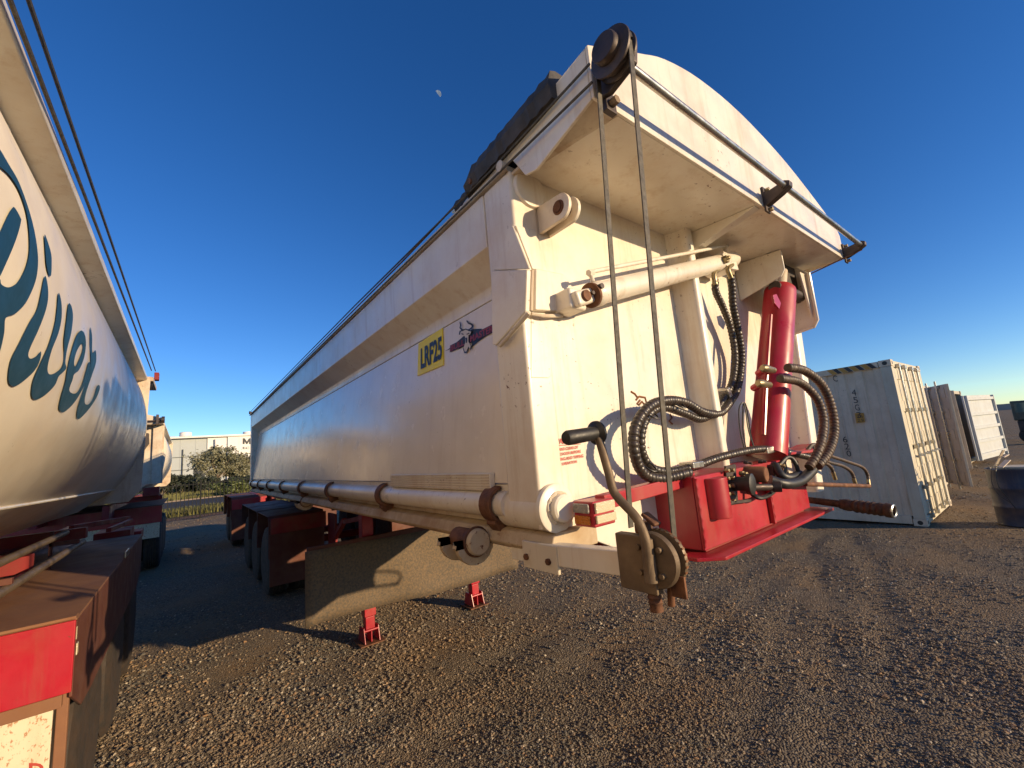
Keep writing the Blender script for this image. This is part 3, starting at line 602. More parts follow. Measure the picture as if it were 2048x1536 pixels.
# --- running gear
for x in (1.75, 2.60):
    P(MB().box(x,x+.012,1.31,12.2,1.24,1.43).box(x-.05,x+.062,1.31,12.2,1.431,1.448).box(x-.05,x+.062,1.31,12.2,1.222,1.239), 'chassis_rail','red_dusty', bevel=.003)
for y in (2.4,4.2,5.6,6.8,8.6,10.4): P(MB().box(1.765,2.598,y,y+.10,1.25,1.42), 'cross_member','red_dusty', bevel=.004)
for y in (3.0,6.4): P(MB().box(1.15,3.2,y,y+.12,1.449,1.486), 'bolster','red_dusty', bevel=.004)
for x in (1.575, 2.875):
    lg = P(MB().box(x-.06,x+.06,4.76,4.88,.26,1.30), 'landing_leg','red', bevel=.006)
    P(MB().box(x-.048,x+.048,4.772,4.868,.12,.255), 'inner_leg','red', lg, .006)
    for s_ in (-1,1):
        P(MB().prism([(x+s_*.075-.005,4.75,.16),(x+s_*.075-.005,4.89,.16),(x+s_*.075-.005,4.93,.02),(x+s_*.075-.005,4.71,.02)],(.010,0,0)), 'foot_cheek','red', lg, .003)
    P(MB().cyl((x-.095,4.82,.135),(x+.095,4.82,.135),.014,10).cyl((x-.08,4.755,.13),(x+.08,4.755,.13),.012,10), 'foot_pin','red', lg, 0)
    P(MB().box(x-.006,x+.006,4.74,4.90,.02,.12), 'foot_web','red', lg, .002)
    P(MB().box(x-.13,x+.13,4.69,4.95,.004,.018), 'foot_pad','rust', lg, .003)
    P(MB().beam((x,4.90,1.25),(x,5.6,1.15),.05,.05), 'leg_brace','red_dusty', bevel=.003)
P(MB().cyl((1.45,4.82,1.0),(3.0,4.82,1.0),.025,12), 'leg_cross_shaft','red', bevel=0)
# rubber stone guard
m = MB(); nx, nz = 28, 8; gp = []
for k in range(nz+1):
    for i in range(nx+1):
        u, v = i/nx, k/nz; gp.append((.925+u*2.52, 4.62+.03*sin(u*9)*(1-v)+.01*sin(u*23+v*4), .375-.05*u+.012*sin(u*7)*(1-v)+v*.68))
m.add(gp, [(k*(nx+1)+i,k*(nx+1)+i+1,(k+1)*(nx+1)+i+1,(k+1)*(nx+1)+i) for k in range(nz) for i in range(nx)])
fl = P(m,'stone_guard','rubber_flap',bevel=0); so = fl.modifiers.new('thick','SOLIDIFY'); so.thickness = .012
P(MB().box(.95,3.42,4.635,4.68,1.02,1.082), 'guard_hanger','guard', bevel=.004)
# wheels
def tyre_mb(x, y, r=.5, w=.28):
    return MB().lathe((x-w/2,y,r),(1,0,0),[(0,.30),(.0,r*.82),(.02,r*.95),(.05,r*.99)]+[(.05+(w-.10)*i/10, r*(1.0 if i % 2 else .975)) for i in range(11)]+[(w-.05,r*.99),(w-.02,r*.95),(w,r*.82),(w,.30)],40)
def wheel(par, x, y, r=.5, w=.28, side=-1):
    t = tyre_mb(x,y,r,w).build('tyre','tyre',par,0)
    P(MB().lathe((x-w/2*.9,y,r),(1,0,0),[(0,.0),(.0,.12),(.03,.14),(.07,.20),(.05,.28),(w*.8,.28),(w*.85,0)],28), 'rim','dark_steel', t, 0)
    return t
for y in (7.75,8.98,10.2):
    for x in (1.13,1.46,2.98,3.30): wheel(T, x, y)
    P(MB().cyl((1.2,y,.5),(3.2,y,.5),.07,12), 'axle','red_dusty', bevel=0)
for x0, x1 in ((.955,1.70),(2.74,3.45)):
    for y in (7.75,8.98,10.2):
        pts = [(x0,y-.62,.62),(x0,y-.62,1.14),(x0,y-.56,1.20),(x0,y+.55,1.20),(x0,y+.60,1.14),(x0,y+.60,.80),(x0,y+.585,.80),(x0,y+.585,1.13),(x0,y+.545,1.185),(x0,y-.555,1.185),(x0,y-.605,1.13),(x0,y-.605,.62)]
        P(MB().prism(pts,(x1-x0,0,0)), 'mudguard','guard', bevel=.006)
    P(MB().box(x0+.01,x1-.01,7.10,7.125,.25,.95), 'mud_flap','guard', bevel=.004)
P(MB().box(.98,1.72,7.095,7.118,.95,1.17), 'mudguard_front','red_dusty', bevel=.006)
P(MB().box(1.72,1.75,6.6,7.0,.7,1.15).beam((1.74,6.2,1.1),(1.74,6.8,.75),.06,.06), 'spring_hanger','red_dusty', bevel=.004)
P(MB().box(1.70,2.66,10.9,12.2,1.2,1.26).lathe((2.2,11.6,1.26),(0,0,1),[(0,0),(0,.5),(.05,.5),(.05,0)],28), 'turntable','red_dusty', bevel=.006)

# --- decals
def on_door(px, py, lift=.004):
    """photo pixel carried onto the slightly leaning door skin"""
    a, b = PX(px,py,1.0), PX(px,py,1.09)
    f = lambda p: p.x - (.992+(p.z-1.722)*(.094/.806)-lift)
    fa, fb = f(a), f(b); return a.lerp(b, fa/(fa-fb))
pl = P(MB().prism([on_door(*p,.002) for p in ((838,687),(886,656),(888,730),(836,752))],(-.004,0,0)), 'number_plate','yellow', bevel=0)
q4 = [on_door(*p,.009) for p in ((840,750),(886,728),(885,662),(840,691))]
def bil(u, v): return (q4[0]*(1-u)+q4[1]*u)*(1-v) + (q4[3]*(1-u)+q4[2]*u)*v
text_on('plate_lettering','LRF25',bil,'decal_black',pl,.03,.96,.17,.88,.035)
def decal(name, pts, mat, lift=.003, holes=()): return flat_shape([tuple(p) for p in pts],[list(h) for h in holes],lambda u,v: on_door(u,v,lift)).build(name,mat,T)
Z8 = lambda pts: [(800+x*.15625, 560+y*.15625) for x,y in pts]
decal('emblem_arrow', Z8([(570,915),(640,870),(800,730),(925,628),(1050,622),(1030,660),(1195,640),(1197,668),(1100,720),(990,800),(920,860),(920,800),(740,890),(830,800),(640,885)]), 'decal_black')
def band(u,v):
    b0,b1 = Vector((636,928)),Vector((1200,668)); t0,t1 = Vector((640,838)),Vector((1195,560))
    p = (b0*(1-u)+b1*u)*(1-v)+(t0*(1-u)+t1*u)*v; return on_door(800+p.x*.15625,560+p.y*.15625,.0065)
def band2(u,v):
    b0,b1 = Vector((636,928)),Vector((1200,668)); t0,t1 = Vector((640,838)),Vector((1195,560))
    p = (b0*(1-u)+b1*u)*(1-v)+(t0*(1-u)+t1*u)*v; return on_door(800+p.x*.15625,560+p.y*.15625,.005)
MB().add([band2(0,0),band2(.34,.0),band2(.34,1),band2(0,1)],[(0,1,2,3)]).build('emblem_band','decal_black',T)
MB().add([band2(.45,0),band2(1,.0),band2(1,1),band2(.45,1)],[(0,1,2,3)]).build('emblem_band','decal_black',T)
text_on('emblem_lettering','BULL',band,'decal_red',T,.01,.33,.1,.92,.03)
text_on('emblem_lettering','MASTER',band,'decal_red',T,.46,.99,.08,.94,.03)
head = Z8([(765,650),(800,640),(840,620),(880,640),(920,650),(905,690),(880,700),(880,790),(915,850),(905,905),(880,860),(850,935),(825,935),(808,880),(835,800),(830,720),(790,700),(755,700)])
decal('emblem_bull_outline', [(x+.4*(1 if x>930 else -1), y) for x,y in head], 'decal_black', .008)
cxh = sum(p[0] for p in head)/len(head); cyh = sum(p[1] for p in head)/len(head)
decal('emblem_bull', [(cxh+(x-cxh)*.86, cyh+(y-cyh)*.9) for x,y in head], 'decal_white', .0095)
for horn in ([(770,530),(785,580),(775,605),(800,630),(845,640),(835,652),(790,648),(760,615),(768,580),(762,540)],[(855,510),(880,540),(925,560),(942,590),(925,620),(875,645),(868,635),(905,612),(918,590),(905,572),(870,560),(850,530)]):
    decal('emblem_horn', Z8(horn), 'decal_black', .008)
for eye in ([(785,680),(815,690),(812,702),(788,694)],[(850,690),(885,672),(888,684),(855,702)],[(835,740),(860,735),(858,800),(845,810)]): decal('emblem_mark', Z8(eye), 'decal_black', .011)
# warning wording on the front wall
def onw(px,py): return PY(px,py,YF-.003)
def quadfn(p00,p10,p11,p01): 
    a,b,c,d = (Vector(p) for p in (p00,p10,p11,p01))
    def fn(u,v): p = (a*(1-u)+b*u)*(1-v)+(d*(1-u)+c*u)*v; return onw(p.x,p.y)
    return fn
Z9 = lambda x,y: (1080+x*.06836, 850+y*.06836)
for s_, q in (('WARNING',((395,575),(1190,515),(1185,345),(372,410))),('STAND CLEAR OF',((472,772),(1120,688),(1118,600),(468,682))),('SIDE DOOR BEFORE',((440,920),(1200,810),(1195,722),(432,836))),('OPENING AND TIPPING',((400,1082),(1275,945),(1268,852),(385,992))),('OPERATION',((650,1185),(1085,1105),(1080,1022),(640,1100)))):
    text_on('warning_lettering', s_, quadfn(*[Z9(*p) for p in q]), 'warn_red', T, 0, 1, 0, 1, .035)
MB().add([quadfn(*[Z9(*p) for p in ((388,620),(1190,560),(1190,545),(388,600))])(u,v) for u,v in ((0,0),(1,0),(1,1),(0,1))],[(0,1,2,3)]).build('warning_underline','warn_red',T)
# orange paint-pen scrawl
for pts in ([(1262,783),(1270,788),(1275,795)],[(1272,800),(1278,793),(1290,795),(1293,806),(1288,808),(1284,803),(1278,810),(1274,808),(1280,800)],[(1340,828),(1344,836),(1338,842),(1345,848)]):
    P(MB().tube([PY(px,py,YF-.0015) for px,py in pts],.0045,5), 'paint_pen_mark','chalk', bevel=0)

# ================================================================== left trailer with the round bin
ECX, ECZ, ERX, ERZ = -1.61, 2.49, 1.25, 1.19
SL = .8
def V(x,y,z): return Vector((x*SL,y*SL,CAM_H+(z-CAM_H)*SL))
def ell(t, g=0.): return (ECX+(ERX+g)*cos(t), ECZ+(ERZ+g)*sin(t))
def on_tank(px, py, g=.004):
    d = ray(px,py); a = d.x/(ERX+g); b = d.z/(ERZ+g); ox = (0-ECX)/(ERX+g); oz = (CAM_H-ECZ)/(ERZ+g)
    A_ = a*a+b*b; B_ = 2*(a*ox+b*oz); C_ = ox*ox+oz*oz-1; disc = max(0,B_*B_-4*A_*C_)
    return CP + d*((-B_-sqrt(disc))/(2*A_))
T0, T1 = radians(23.4), radians(-36.)
def round_bin(par, y0, y1):
    m = MB(); N = 26; prof_ = [ell(T0+(T1-T0)*i/N) for i in range(N+1)]
    lip = prof_[-1]
    prof_ += [(lip[0]-.012,lip[1]-.012),(-.86,1.60),(-1.2,1.52)]
    prof_ += [(2*ECX-x,z) for x,z in reversed(prof_)]; vs_ = []
    for x,z in prof_:
        for y in (y0,y1): vs_.append((x,y,z))
    m.add(vs_, [(2*i,2*i+1,2*i+3,2*i+2) for i in range(len(prof_)-1)])
    P(MB().tube([(lip[0]+.004,y0,lip[1]),(lip[0]+.004,y1,lip[1])],.008,8),'bin_lip','cream',par,0)
    o = m.build('round_bin','tank',par,0,smooth=60); s_ = o.modifiers.new('thick','SOLIDIFY'); s_.thickness = .008; s_.offset = -1
    for sx in (1,-1):
        f = lambda x: ECX+sx*(x-ECX)
        prof = [(-.466,2.960),(-.374,2.979),(-.370,2.988),(-.370,3.010),(-.48,3.010),(-.48,2.970)]
        MB().prism([(f(x),y0,z) for x,z in prof],(0,y1-y0,0)).build('coaming_rail','cream',par,.004)
    return o
def end_flange(par, y, th=.02):
    pts = [(-.344,y,3.018),(-.358,y,2.49),(-.38,y,1.762),(-.48,y,1.65),(-2.74,y,1.65),(-2.84,y,1.762),(-2.862,y,2.49),(-2.876,y,3.018)]
    return MB().prism(pts,(0,th,0)).build('end_plate','cream_dirty',par,.004)
LA = thing('side_tipper_trailer','cream round-bin tipper trailer with blue script lettering, nearest on the left','trailer',(-1.7,4,0))
round_bin(LA, -1.4, 6.2); end_flange(LA, 6.202); end_flange(LA,-1.43)
# weld seam beads under the rail
P(MB().tube([(-.4665,y*.2,2.9555+.002*sin(y*5)) for y in range(-2,31)],.006,6),'weld_seam','cream_dirty',LA,0)
for i in range(11): P(MB().obox((-.4635,(.9+i*.63+.1*sin(i*7))*.8,2.9525),(0,1,0),(1,0,0),(0,0,1),.03,.014,.012),'weld_tack','cream',LA,.003)
# lettering wrapped on the bin
z2 = lambda pts: [(x*.390625, 400+y*.390625) for x,y in pts]
letters = [
 ([(-25,-290),(50,-175),(100,-85),(150,55),(180,175),(195,290),(190,380),(170,450),(130,530),(80,580),(30,603),(22,680),(0,775),(-25,810),(-25,420),(0,405),(8,432),(45,447),(90,420),(130,350),(150,270),(150,170),(135,60),(100,-45),(50,-125),(0,-170),(-25,-185)],[]),
 ([(65,38),(80,45),(105,90),(108,110),(90,180),(60,260),(20,350),(0,390),(-20,405),(-20,180),(0,165),(40,80)],[]),
 ([(228,178),(240,200),(260,265),(265,310),(262,385),(250,380),(238,330),(232,250)],[]),
 ([(230,388),(245,440),(246,510),(230,580),(195,670),(160,745),(145,790),(155,812),(185,800),(210,775),(205,820),(180,870),(130,920),(85,950),(60,952),(45,930),(45,880),(60,810),(95,740),(150,630),(190,560),(210,480)],[]),
 ([(300,475),(314,520),(316,600),(300,680),(265,770),(245,850),(247,885),(262,893),(290,880),(320,850),(330,800),(328,720),(340,620),(348,550),(355,528),(368,550),(374,600),(365,680),(345,760),(335,830),(340,860),(320,885),(300,905),(280,950),(230,1000),(185,1022),(165,1010),(162,970),(175,910),(210,830),(250,740),(280,640),(292,560)],[]),
 ([(415,668),(435,690),(440,745),(430,810),(405,870),(380,892),(372,920),(355,970),(370,990),(395,985),(420,945),(440,880),(455,830),(462,850),(440,930),(405,1000),(370,1050),(330,1085),(310,1082),(302,1060),(315,1000),(335,930),(345,870),(365,780),(390,700)],[[(420,735),(426,760),(405,820),(385,852),(380,825),(395,770)]]),
 ([(463,652),(472,700),(473,780),(490,770),(492,830),(470,900),(440,990),(435,1040),(455,1045),(480,1010),(500,950),(512,960),(495,1010),(460,1065),(420,1110),(400,1122),(393,1105),(400,1060),(425,980),(455,890),(465,830),(462,740)],[]) ]
for o_, h_ in letters:
    flat_shape(curve2d(z2(o_),4),[curve2d(z2(h),4) for h in h_],lambda u,v: on_tank(u,v,.004),grid=7).build('script_letter','letter_blue',LA,0,smooth=60)
for a, b in (((20,0),(303,741)),((57,0),(311,742))):
    p0, p1 = PX(*a,-.356), PX(*b,-.356); P(MB().tube([p0-(p1-p0)*.25,p0,p1],.006,6),'tarp_rope','strap',LA,0)
q = PX(313,752,-.356); P(MB().box(-.38,-.328,q.y-.02,q.y+.10,q.z-.056,q.z+.048),'rope_end_bracket','red_dusty',LA,.006)
P(MB().box(-.40,-.32,6.225,6.9,2.97,3.02),'rear_rail_stub','cream_dirty',LA,.006)
# mudguard group
MGX, MGY, MGZ = -.3696, 2.84, 1.274
mgd = P(MB().box(-1.15,MGX,MGY,6.5,MGZ-.012,MGZ),'mudguard','guard_sunlit',LA,.004)
pb_ = PX(150,1372,MGX).z; pc_ = PX(146,1402,MGX).z
mf = P(MB().box(-1.15,MGX-.002,MGY-.016,MGY-.001,pb_,MGZ-.006),'mudguard_front','red',LA,.004)
P(MB().box(-1.15,MGX,MGY-.03,MGY+.03,MGZ+.0005,MGZ+.014),'mudguard_lip','guard_sunlit',LA,.004)
for x in (-.62,-1.05): P(MB().cyl((x,MGY-.01,MGZ+.014),(x,MGY-.01,MGZ+.03),.016,6),'bolt_head','guard',LA,.001)
P(MB().box(-1.15,MGX-.03,MGY-.012,MGY+.02,pc_,pb_-.001),'flap_clamp_bar','guard_sunlit',LA,.003)
wf = P(MB().box(-1.15,MGX-.055,MGY-.006,MGY+.006,.45,pc_-.001),'white_mud_flap','white_flap',LA,.002)
def onflap(px,py): return PY(px,py,MGY-.008)
text_on('flap_lettering','B',lambda u,v: onflap(58+u*34,1572-v*46),'warn_red',wf,0,1,0,1,.0)
P(MB().box(MGX-.05,MGX-.012,MGY+.02,MGY+.05,.42,pb_),'flap_post','guard_sunlit',LA,.004)
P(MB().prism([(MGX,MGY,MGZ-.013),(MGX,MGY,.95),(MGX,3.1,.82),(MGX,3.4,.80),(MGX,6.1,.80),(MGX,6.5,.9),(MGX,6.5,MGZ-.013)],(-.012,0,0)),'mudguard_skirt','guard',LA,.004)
for y in (3.6,4.83,6.05):
    for x in (-.53,-.86,-2.36,-2.69): wheel(LA,x,y)
    P(MB().cyl((-2.5,y,.5),(-.7,y,.5),.07,12),'axle','red_dusty',LA,0)
P(MB().box(-.395,-.3685,MGY+.002,MGY+.02,1.18,1.235),'side_reflector','clear',LA,.003)
P(MB().box(-.39,-.3655,MGY+.02,MGY+.05,1.11,1.16),'side_lamp','clear',LA,.003)
qq = PX(253,1103,MGX); P(MB().obox((MGX+.004,qq.y,MGZ+.01),(0,1,0),(1,0,0),(0,0,1),.25,.01,.05),'guard_clip','zinc',LA,.003)
for x in (-1.15,-2.05): P(MB().box(x-.05,x+.05,-1.3,8.2,1.1,1.36),'chassis_rail','red_dusty',LA,.004)
for y in (1.0,4.0,5.9): P(MB().box(-2.5,-.75,y,y+.12,1.36,1.46),'bolster','red_dusty',LA,.004)
for k,(z,x) in enumerate(((1.50,-.75),(1.41,-.65),(1.345,-.77))):
    P(MB().cyl((x,1.9,z),(x,5.0,z),.022,10),'conduit_pipe','steel_dusty',LA,0)
for y in (3.1,4.7): P(MB().box(-.79,-.77,y,y+.03,MGZ,1.54).box(-.79,-.63,y,y+.03,1.43,1.46),'pipe_bracket','guard',LA,.003)
P(MB().box(-2.1,-1.1,6.7,8.1,1.15,1.22).lathe((-1.6,7.4,1.22),(0,0,1),[(0,0),(0,.5),(.06,.5),(.06,0)],28),'turntable','red_dusty',LA,.005)
P(MB().box(-.78,-.48,6.6,7.1,1.2,1.33).box(-.72,-.42,7.16,7.6,1.15,1.25),'rear_frame','red_dusty',LA,.005)
P(MB().beam((-.6,6.0,1.40),(-.5,6.9,1.41),.04,.04).beam((-.88,6.1,1.46),(-.56,7.4,1.41),.04,.05),'hose_carrier','red_dusty',LA,.004)

# ================================================================== trailer parked behind it
LB = thing('side_tipper_trailer','second round-bin tipper trailer, parked behind the blue-lettered one','trailer',(-1.7,17,0))
YB0, YB1 = 10.96, 17.5
round_bin(LB, YB0+.02, YB1); end_flange(LB, YB1+.002)
def LP(pts, y): return [(x*SL,y,CAM_H+(z-CAM_H)*SL) for x,z in pts]
P(MB().prism([(-.36,YB0,1.79),(-.36,YB0,2.97),(-.376,YB0,3.06),(-.8,YB0,3.20),(-1.6,YB0,3.28),(-2.4,YB0,3.20),(-2.86,YB0,2.97),(-2.86,YB0,1.79)],(0,.018,0)),'front_wall','cream_dirty',LB,.004)
P(MB().prism([(-.37,YB0-.3,2.94),(-.37,YB0-.3,3.04),(-.8,YB0-.3,3.17),(-1.6,YB0-.3,3.25),(-1.6,YB0-.3,2.94)],(0,.015,0)),'visor_front','cream_dirty',LB,.004)
P(MB().box(-2.8,-.37,YB0-.28,YB0-.001,2.925,2.939),'visor_soffit','cream_dirty',LB,.003)
P(MB().box(-.53,-.385,YB0-.07,YB0-.001,1.79,2.92),'wall_stiffener','cream_dirty',LB,.006)
P(MB().cyl((-2.8,YB0-.36,2.98),(-.36,YB0-.36,2.98),.015,10),'roller_shaft','dark_steel',LB,0)
P(MB().box(-.48,-.44,YB0-.40,YB0-.29,2.92,3.1).lathe((-.40,YB0-.36,3.0),(1,0,0),[(0,0),(0,.065),(.05,.065),(.05,0)],18),'strap_pulley','dark_steel',LB,.003)
P(MB().prism([(-.59,YB0-.10,2.77),(-1.0,YB0-.10,2.83),(-1.0,YB0-.10,2.2),(-.76,YB0-.10,2.25),(-.58,YB0-.10,2.57)],(0,.098,0)),'hoist_housing','dark_steel',LB,.01)
for x in (-1.15,-2.05): P(MB().box(x-.05,x+.05,YB0,YB1+1.2,1.2,1.46),'chassis_rail','red_dusty',LB,.004)
P(MB().box(-2.8,-.37,11.7,11.73,1.0,1.33),'mudguard_front','red',LB,.004)
P(MB().box(-2.8,-.40,11.71,11.74,.70,.995),'mud_flap','white_flap',LB,.002)
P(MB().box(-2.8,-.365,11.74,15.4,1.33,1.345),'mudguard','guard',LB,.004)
for y in (12.5,13.75,15.0):
    for x in (-.53,-.86,-2.36,-2.69): wheel(LB,x,y)
P(MB().box(-.64,-.4,YB0-.1,YB0+.3,1.57,1.73).box(-1.04,-.36,YB0+.2,YB0+.5,1.47,1.56),'front_frame','red_dusty',LB,.005)

# ================================================================== dolly behind the middle trailer
D = thing('road_train_dolly','low dusty red dolly with flat mudguards behind the middle trailer','dolly',(2.2,14.3,0))
for x0,x1 in ((.93,1.72),(2.7,3.47)):
    for y in (13.75,15.0):
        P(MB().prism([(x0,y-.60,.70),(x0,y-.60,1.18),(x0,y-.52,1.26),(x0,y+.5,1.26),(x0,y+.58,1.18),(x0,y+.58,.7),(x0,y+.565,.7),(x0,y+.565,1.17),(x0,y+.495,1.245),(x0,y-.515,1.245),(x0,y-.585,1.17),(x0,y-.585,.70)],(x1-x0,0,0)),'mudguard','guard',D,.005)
    P(MB().box(x0+.02,x1,13.13,13.146,.95,1.2),'mudguard_front','red',D,.003)
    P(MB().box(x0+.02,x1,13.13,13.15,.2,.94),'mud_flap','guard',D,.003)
for y in (13.75,15.0):
    for x in (1.12,1.45,2.98,3.30): wheel(D,x,y)
    P(MB().cyl((1.2,y,.5),(3.2,y,.5),.07,12),'axle','red_dusty',D,0)
for x in (1.8,2.55): P(MB().box(x,x+.1,12.9,15.8,1.0,1.2),'chassis_rail','red_dusty',D,.004)
P(MB().box(1.5,2.9,13.4,15.2,1.21,1.27).lathe((2.2,14.3,1.27),(0,0,1),[(0,0),(0,.5),(.06,.5),(.06,0)],28),'turntable','red_dusty',D,.005)

# ================================================================== ground
def ground_mat(name, a, b, c, sc=70, bmp=.8, dirt=(.20,.10,.045), dirt_amt=.7, dist=.02):
    m, n, l, p = nodes_of(name)
    tc = n.new('ShaderNodeTexCoord'); v = n.new('ShaderNodeTexVoronoi'); v.inputs['Scale'].default_value = sc; l.new(tc.outputs['Object'], v.inputs[0])
    sep = n.new('ShaderNodeSeparateColor'); l.new(v.outputs['Color'], sep.inputs[0])
    x = mixrgb(n,l,sep.outputs[0],lin(a),lin(b)); x = mixrgb(n,l,ramp(n,l,sep.outputs[1],.75,.95),x,lin(c))
    d = ramp(n,l,noise(n,l,.55,8,.66),.45,.68,0,dirt_amt); x = mixrgb(n,l,d,x,lin(dirt))
    l.new(x,p.inputs['Base Color']); p.inputs['Roughness'].default_value = .95; p.inputs['Specular IOR Level'].default_value = .2
    h = n.new('ShaderNodeMath'); h.operation = 'MULTIPLY_ADD'; l.new(v.outputs['Distance'],h.inputs[0]); h.inputs[1].default_value = -1; 
    nz = noise(n,l,9,8,.7); l.new(nz,h.inputs[2]); bump(n,l,p,h.outputs[0],bmp,dist)
    return m
M['yard'] = ground_mat('gravel_yard',(.13,.103,.072),(.22,.172,.115),(.32,.26,.18),dirt=(.30,.19,.09),dirt_amt=.8)
M['grass'] = ground_mat('dry_grass',(.15,.16,.045),(.24,.22,.075),(.30,.26,.12),12,.9,(.26,.18,.08),.5,.25)
M['asphalt'] = ground_mat('asphalt',(.045,.045,.045),(.065,.062,.06),(.09,.085,.08),30,.2,(.06,.055,.05),.2)
M['dirt'] = ground_mat('red_dirt',(.20,.10,.05),(.27,.14,.07),(.3,.2,.1),20,.6,(.24,.11,.05),.6)
def sheet(name, x0,x1,y0,y1,z,mat,nx=1,ny=1,fn=None):
    m = MB(); m.add([(x0+(x1-x0)*i/nx, y0+(y1-y0)*j/ny, z+(fn(x0+(x1-x0)*i/nx,y0+(y1-y0)*j/ny) if fn else 0)) for j in range(ny+1) for i in range(nx+1)],[(j*(nx+1)+i,j*(nx+1)+i+1,(j+1)*(nx+1)+i+1,(j+1)*(nx+1)+i) for j in range(ny) for i in range(nx)])
    o = m.build(name,mat,None,0,smooth=180); o['kind'] = 'structure'; return o
RUTS = ((1.15,.16,.13),(1.62,.16,.12),(3.0,-.02,.15),(3.55,-.03,.13),(.35,.30,.12),(-.2,.31,.13))
def rut(x,y,m=math):
    s = 0
    for a,b,w in RUTS: d = (y-a-b*x-.12*m.sin(x*.8+a*3)); s = s+m.exp(-(d/w)**2)*(.7+.3*m.sin(x*34+d*25))
    return s
def relief(x,y):
    return -.013*rut(x,y)+.010*sin(x*1.3+.6*sin(y*.9))*sin(y*1.1+x*.3)+.006*sin(x*3.7+y*1.9)+.004*sin(y*6.1-x*4.3)
sheet('ground',-1500,1500,-1500,3000,-.03,'yard')
sheet('gravel_yard_ground',-8,18,-6,24.9,-.004,'yard',420,460,relief)
RY0, RY1, GY1 = PZ(400,1018,0).y, PZ(400,998,0).y, PZ(400,976,0).y
sheet('dirt_strip',-60,80,24.91,27.0,.002,'dirt')
sheet('grass_verge',-120,150,27.0,RY0-.4,.006,'grass')
MB().box(-120,150,RY0-.39,RY0-.02,-.02,.10).build('kerb','concrete',None,.01)['kind'] = 'structure'
sheet('road',-300,350,RY0,RY1,.004,'asphalt')
MB().box(-120,150,RY1+.02,RY1+.3,-.02,.10).build('kerb','concrete',None,.01)['kind'] = 'structure'
sheet('grass_verge',-300,350,RY1+.31,GY1,.006,'grass')

def grass_blades():
    rg = random.Random(12); m = MB()
    for k in range(42000):
        y = RY1+.5+(GY1-RY1-1)*rg.random()**1.5 if k % 3 else 27.1+(RY0-27.7)*rg.random()
        x = -6+(.02*y+.20*y+9)*rg.random(); h = (.10+.16*rg.random())*(1+y*.012); a = rg.random()*6.28; w = .03+.02*rg.random()*(1+y*.03)
        m.add([(x-w*cos(a),y-w*sin(a),0),(x+w*cos(a),y+w*sin(a),0),(x+rg.uniform(-.08,.08),y+rg.uniform(-.08,.08),h)],[(0,1,2)])
    o = m.build('grass',M['blade'],None,0,smooth=180); o['kind'] = 'stuff'; o['label'] = 'rough olive grass on both sides of the road'; o['category'] = 'grass'
M['blade'] = plain('grass_blades',(.20,.19,.055),.8,var=.45,scale=.6,bmp=0)
grass_blades()

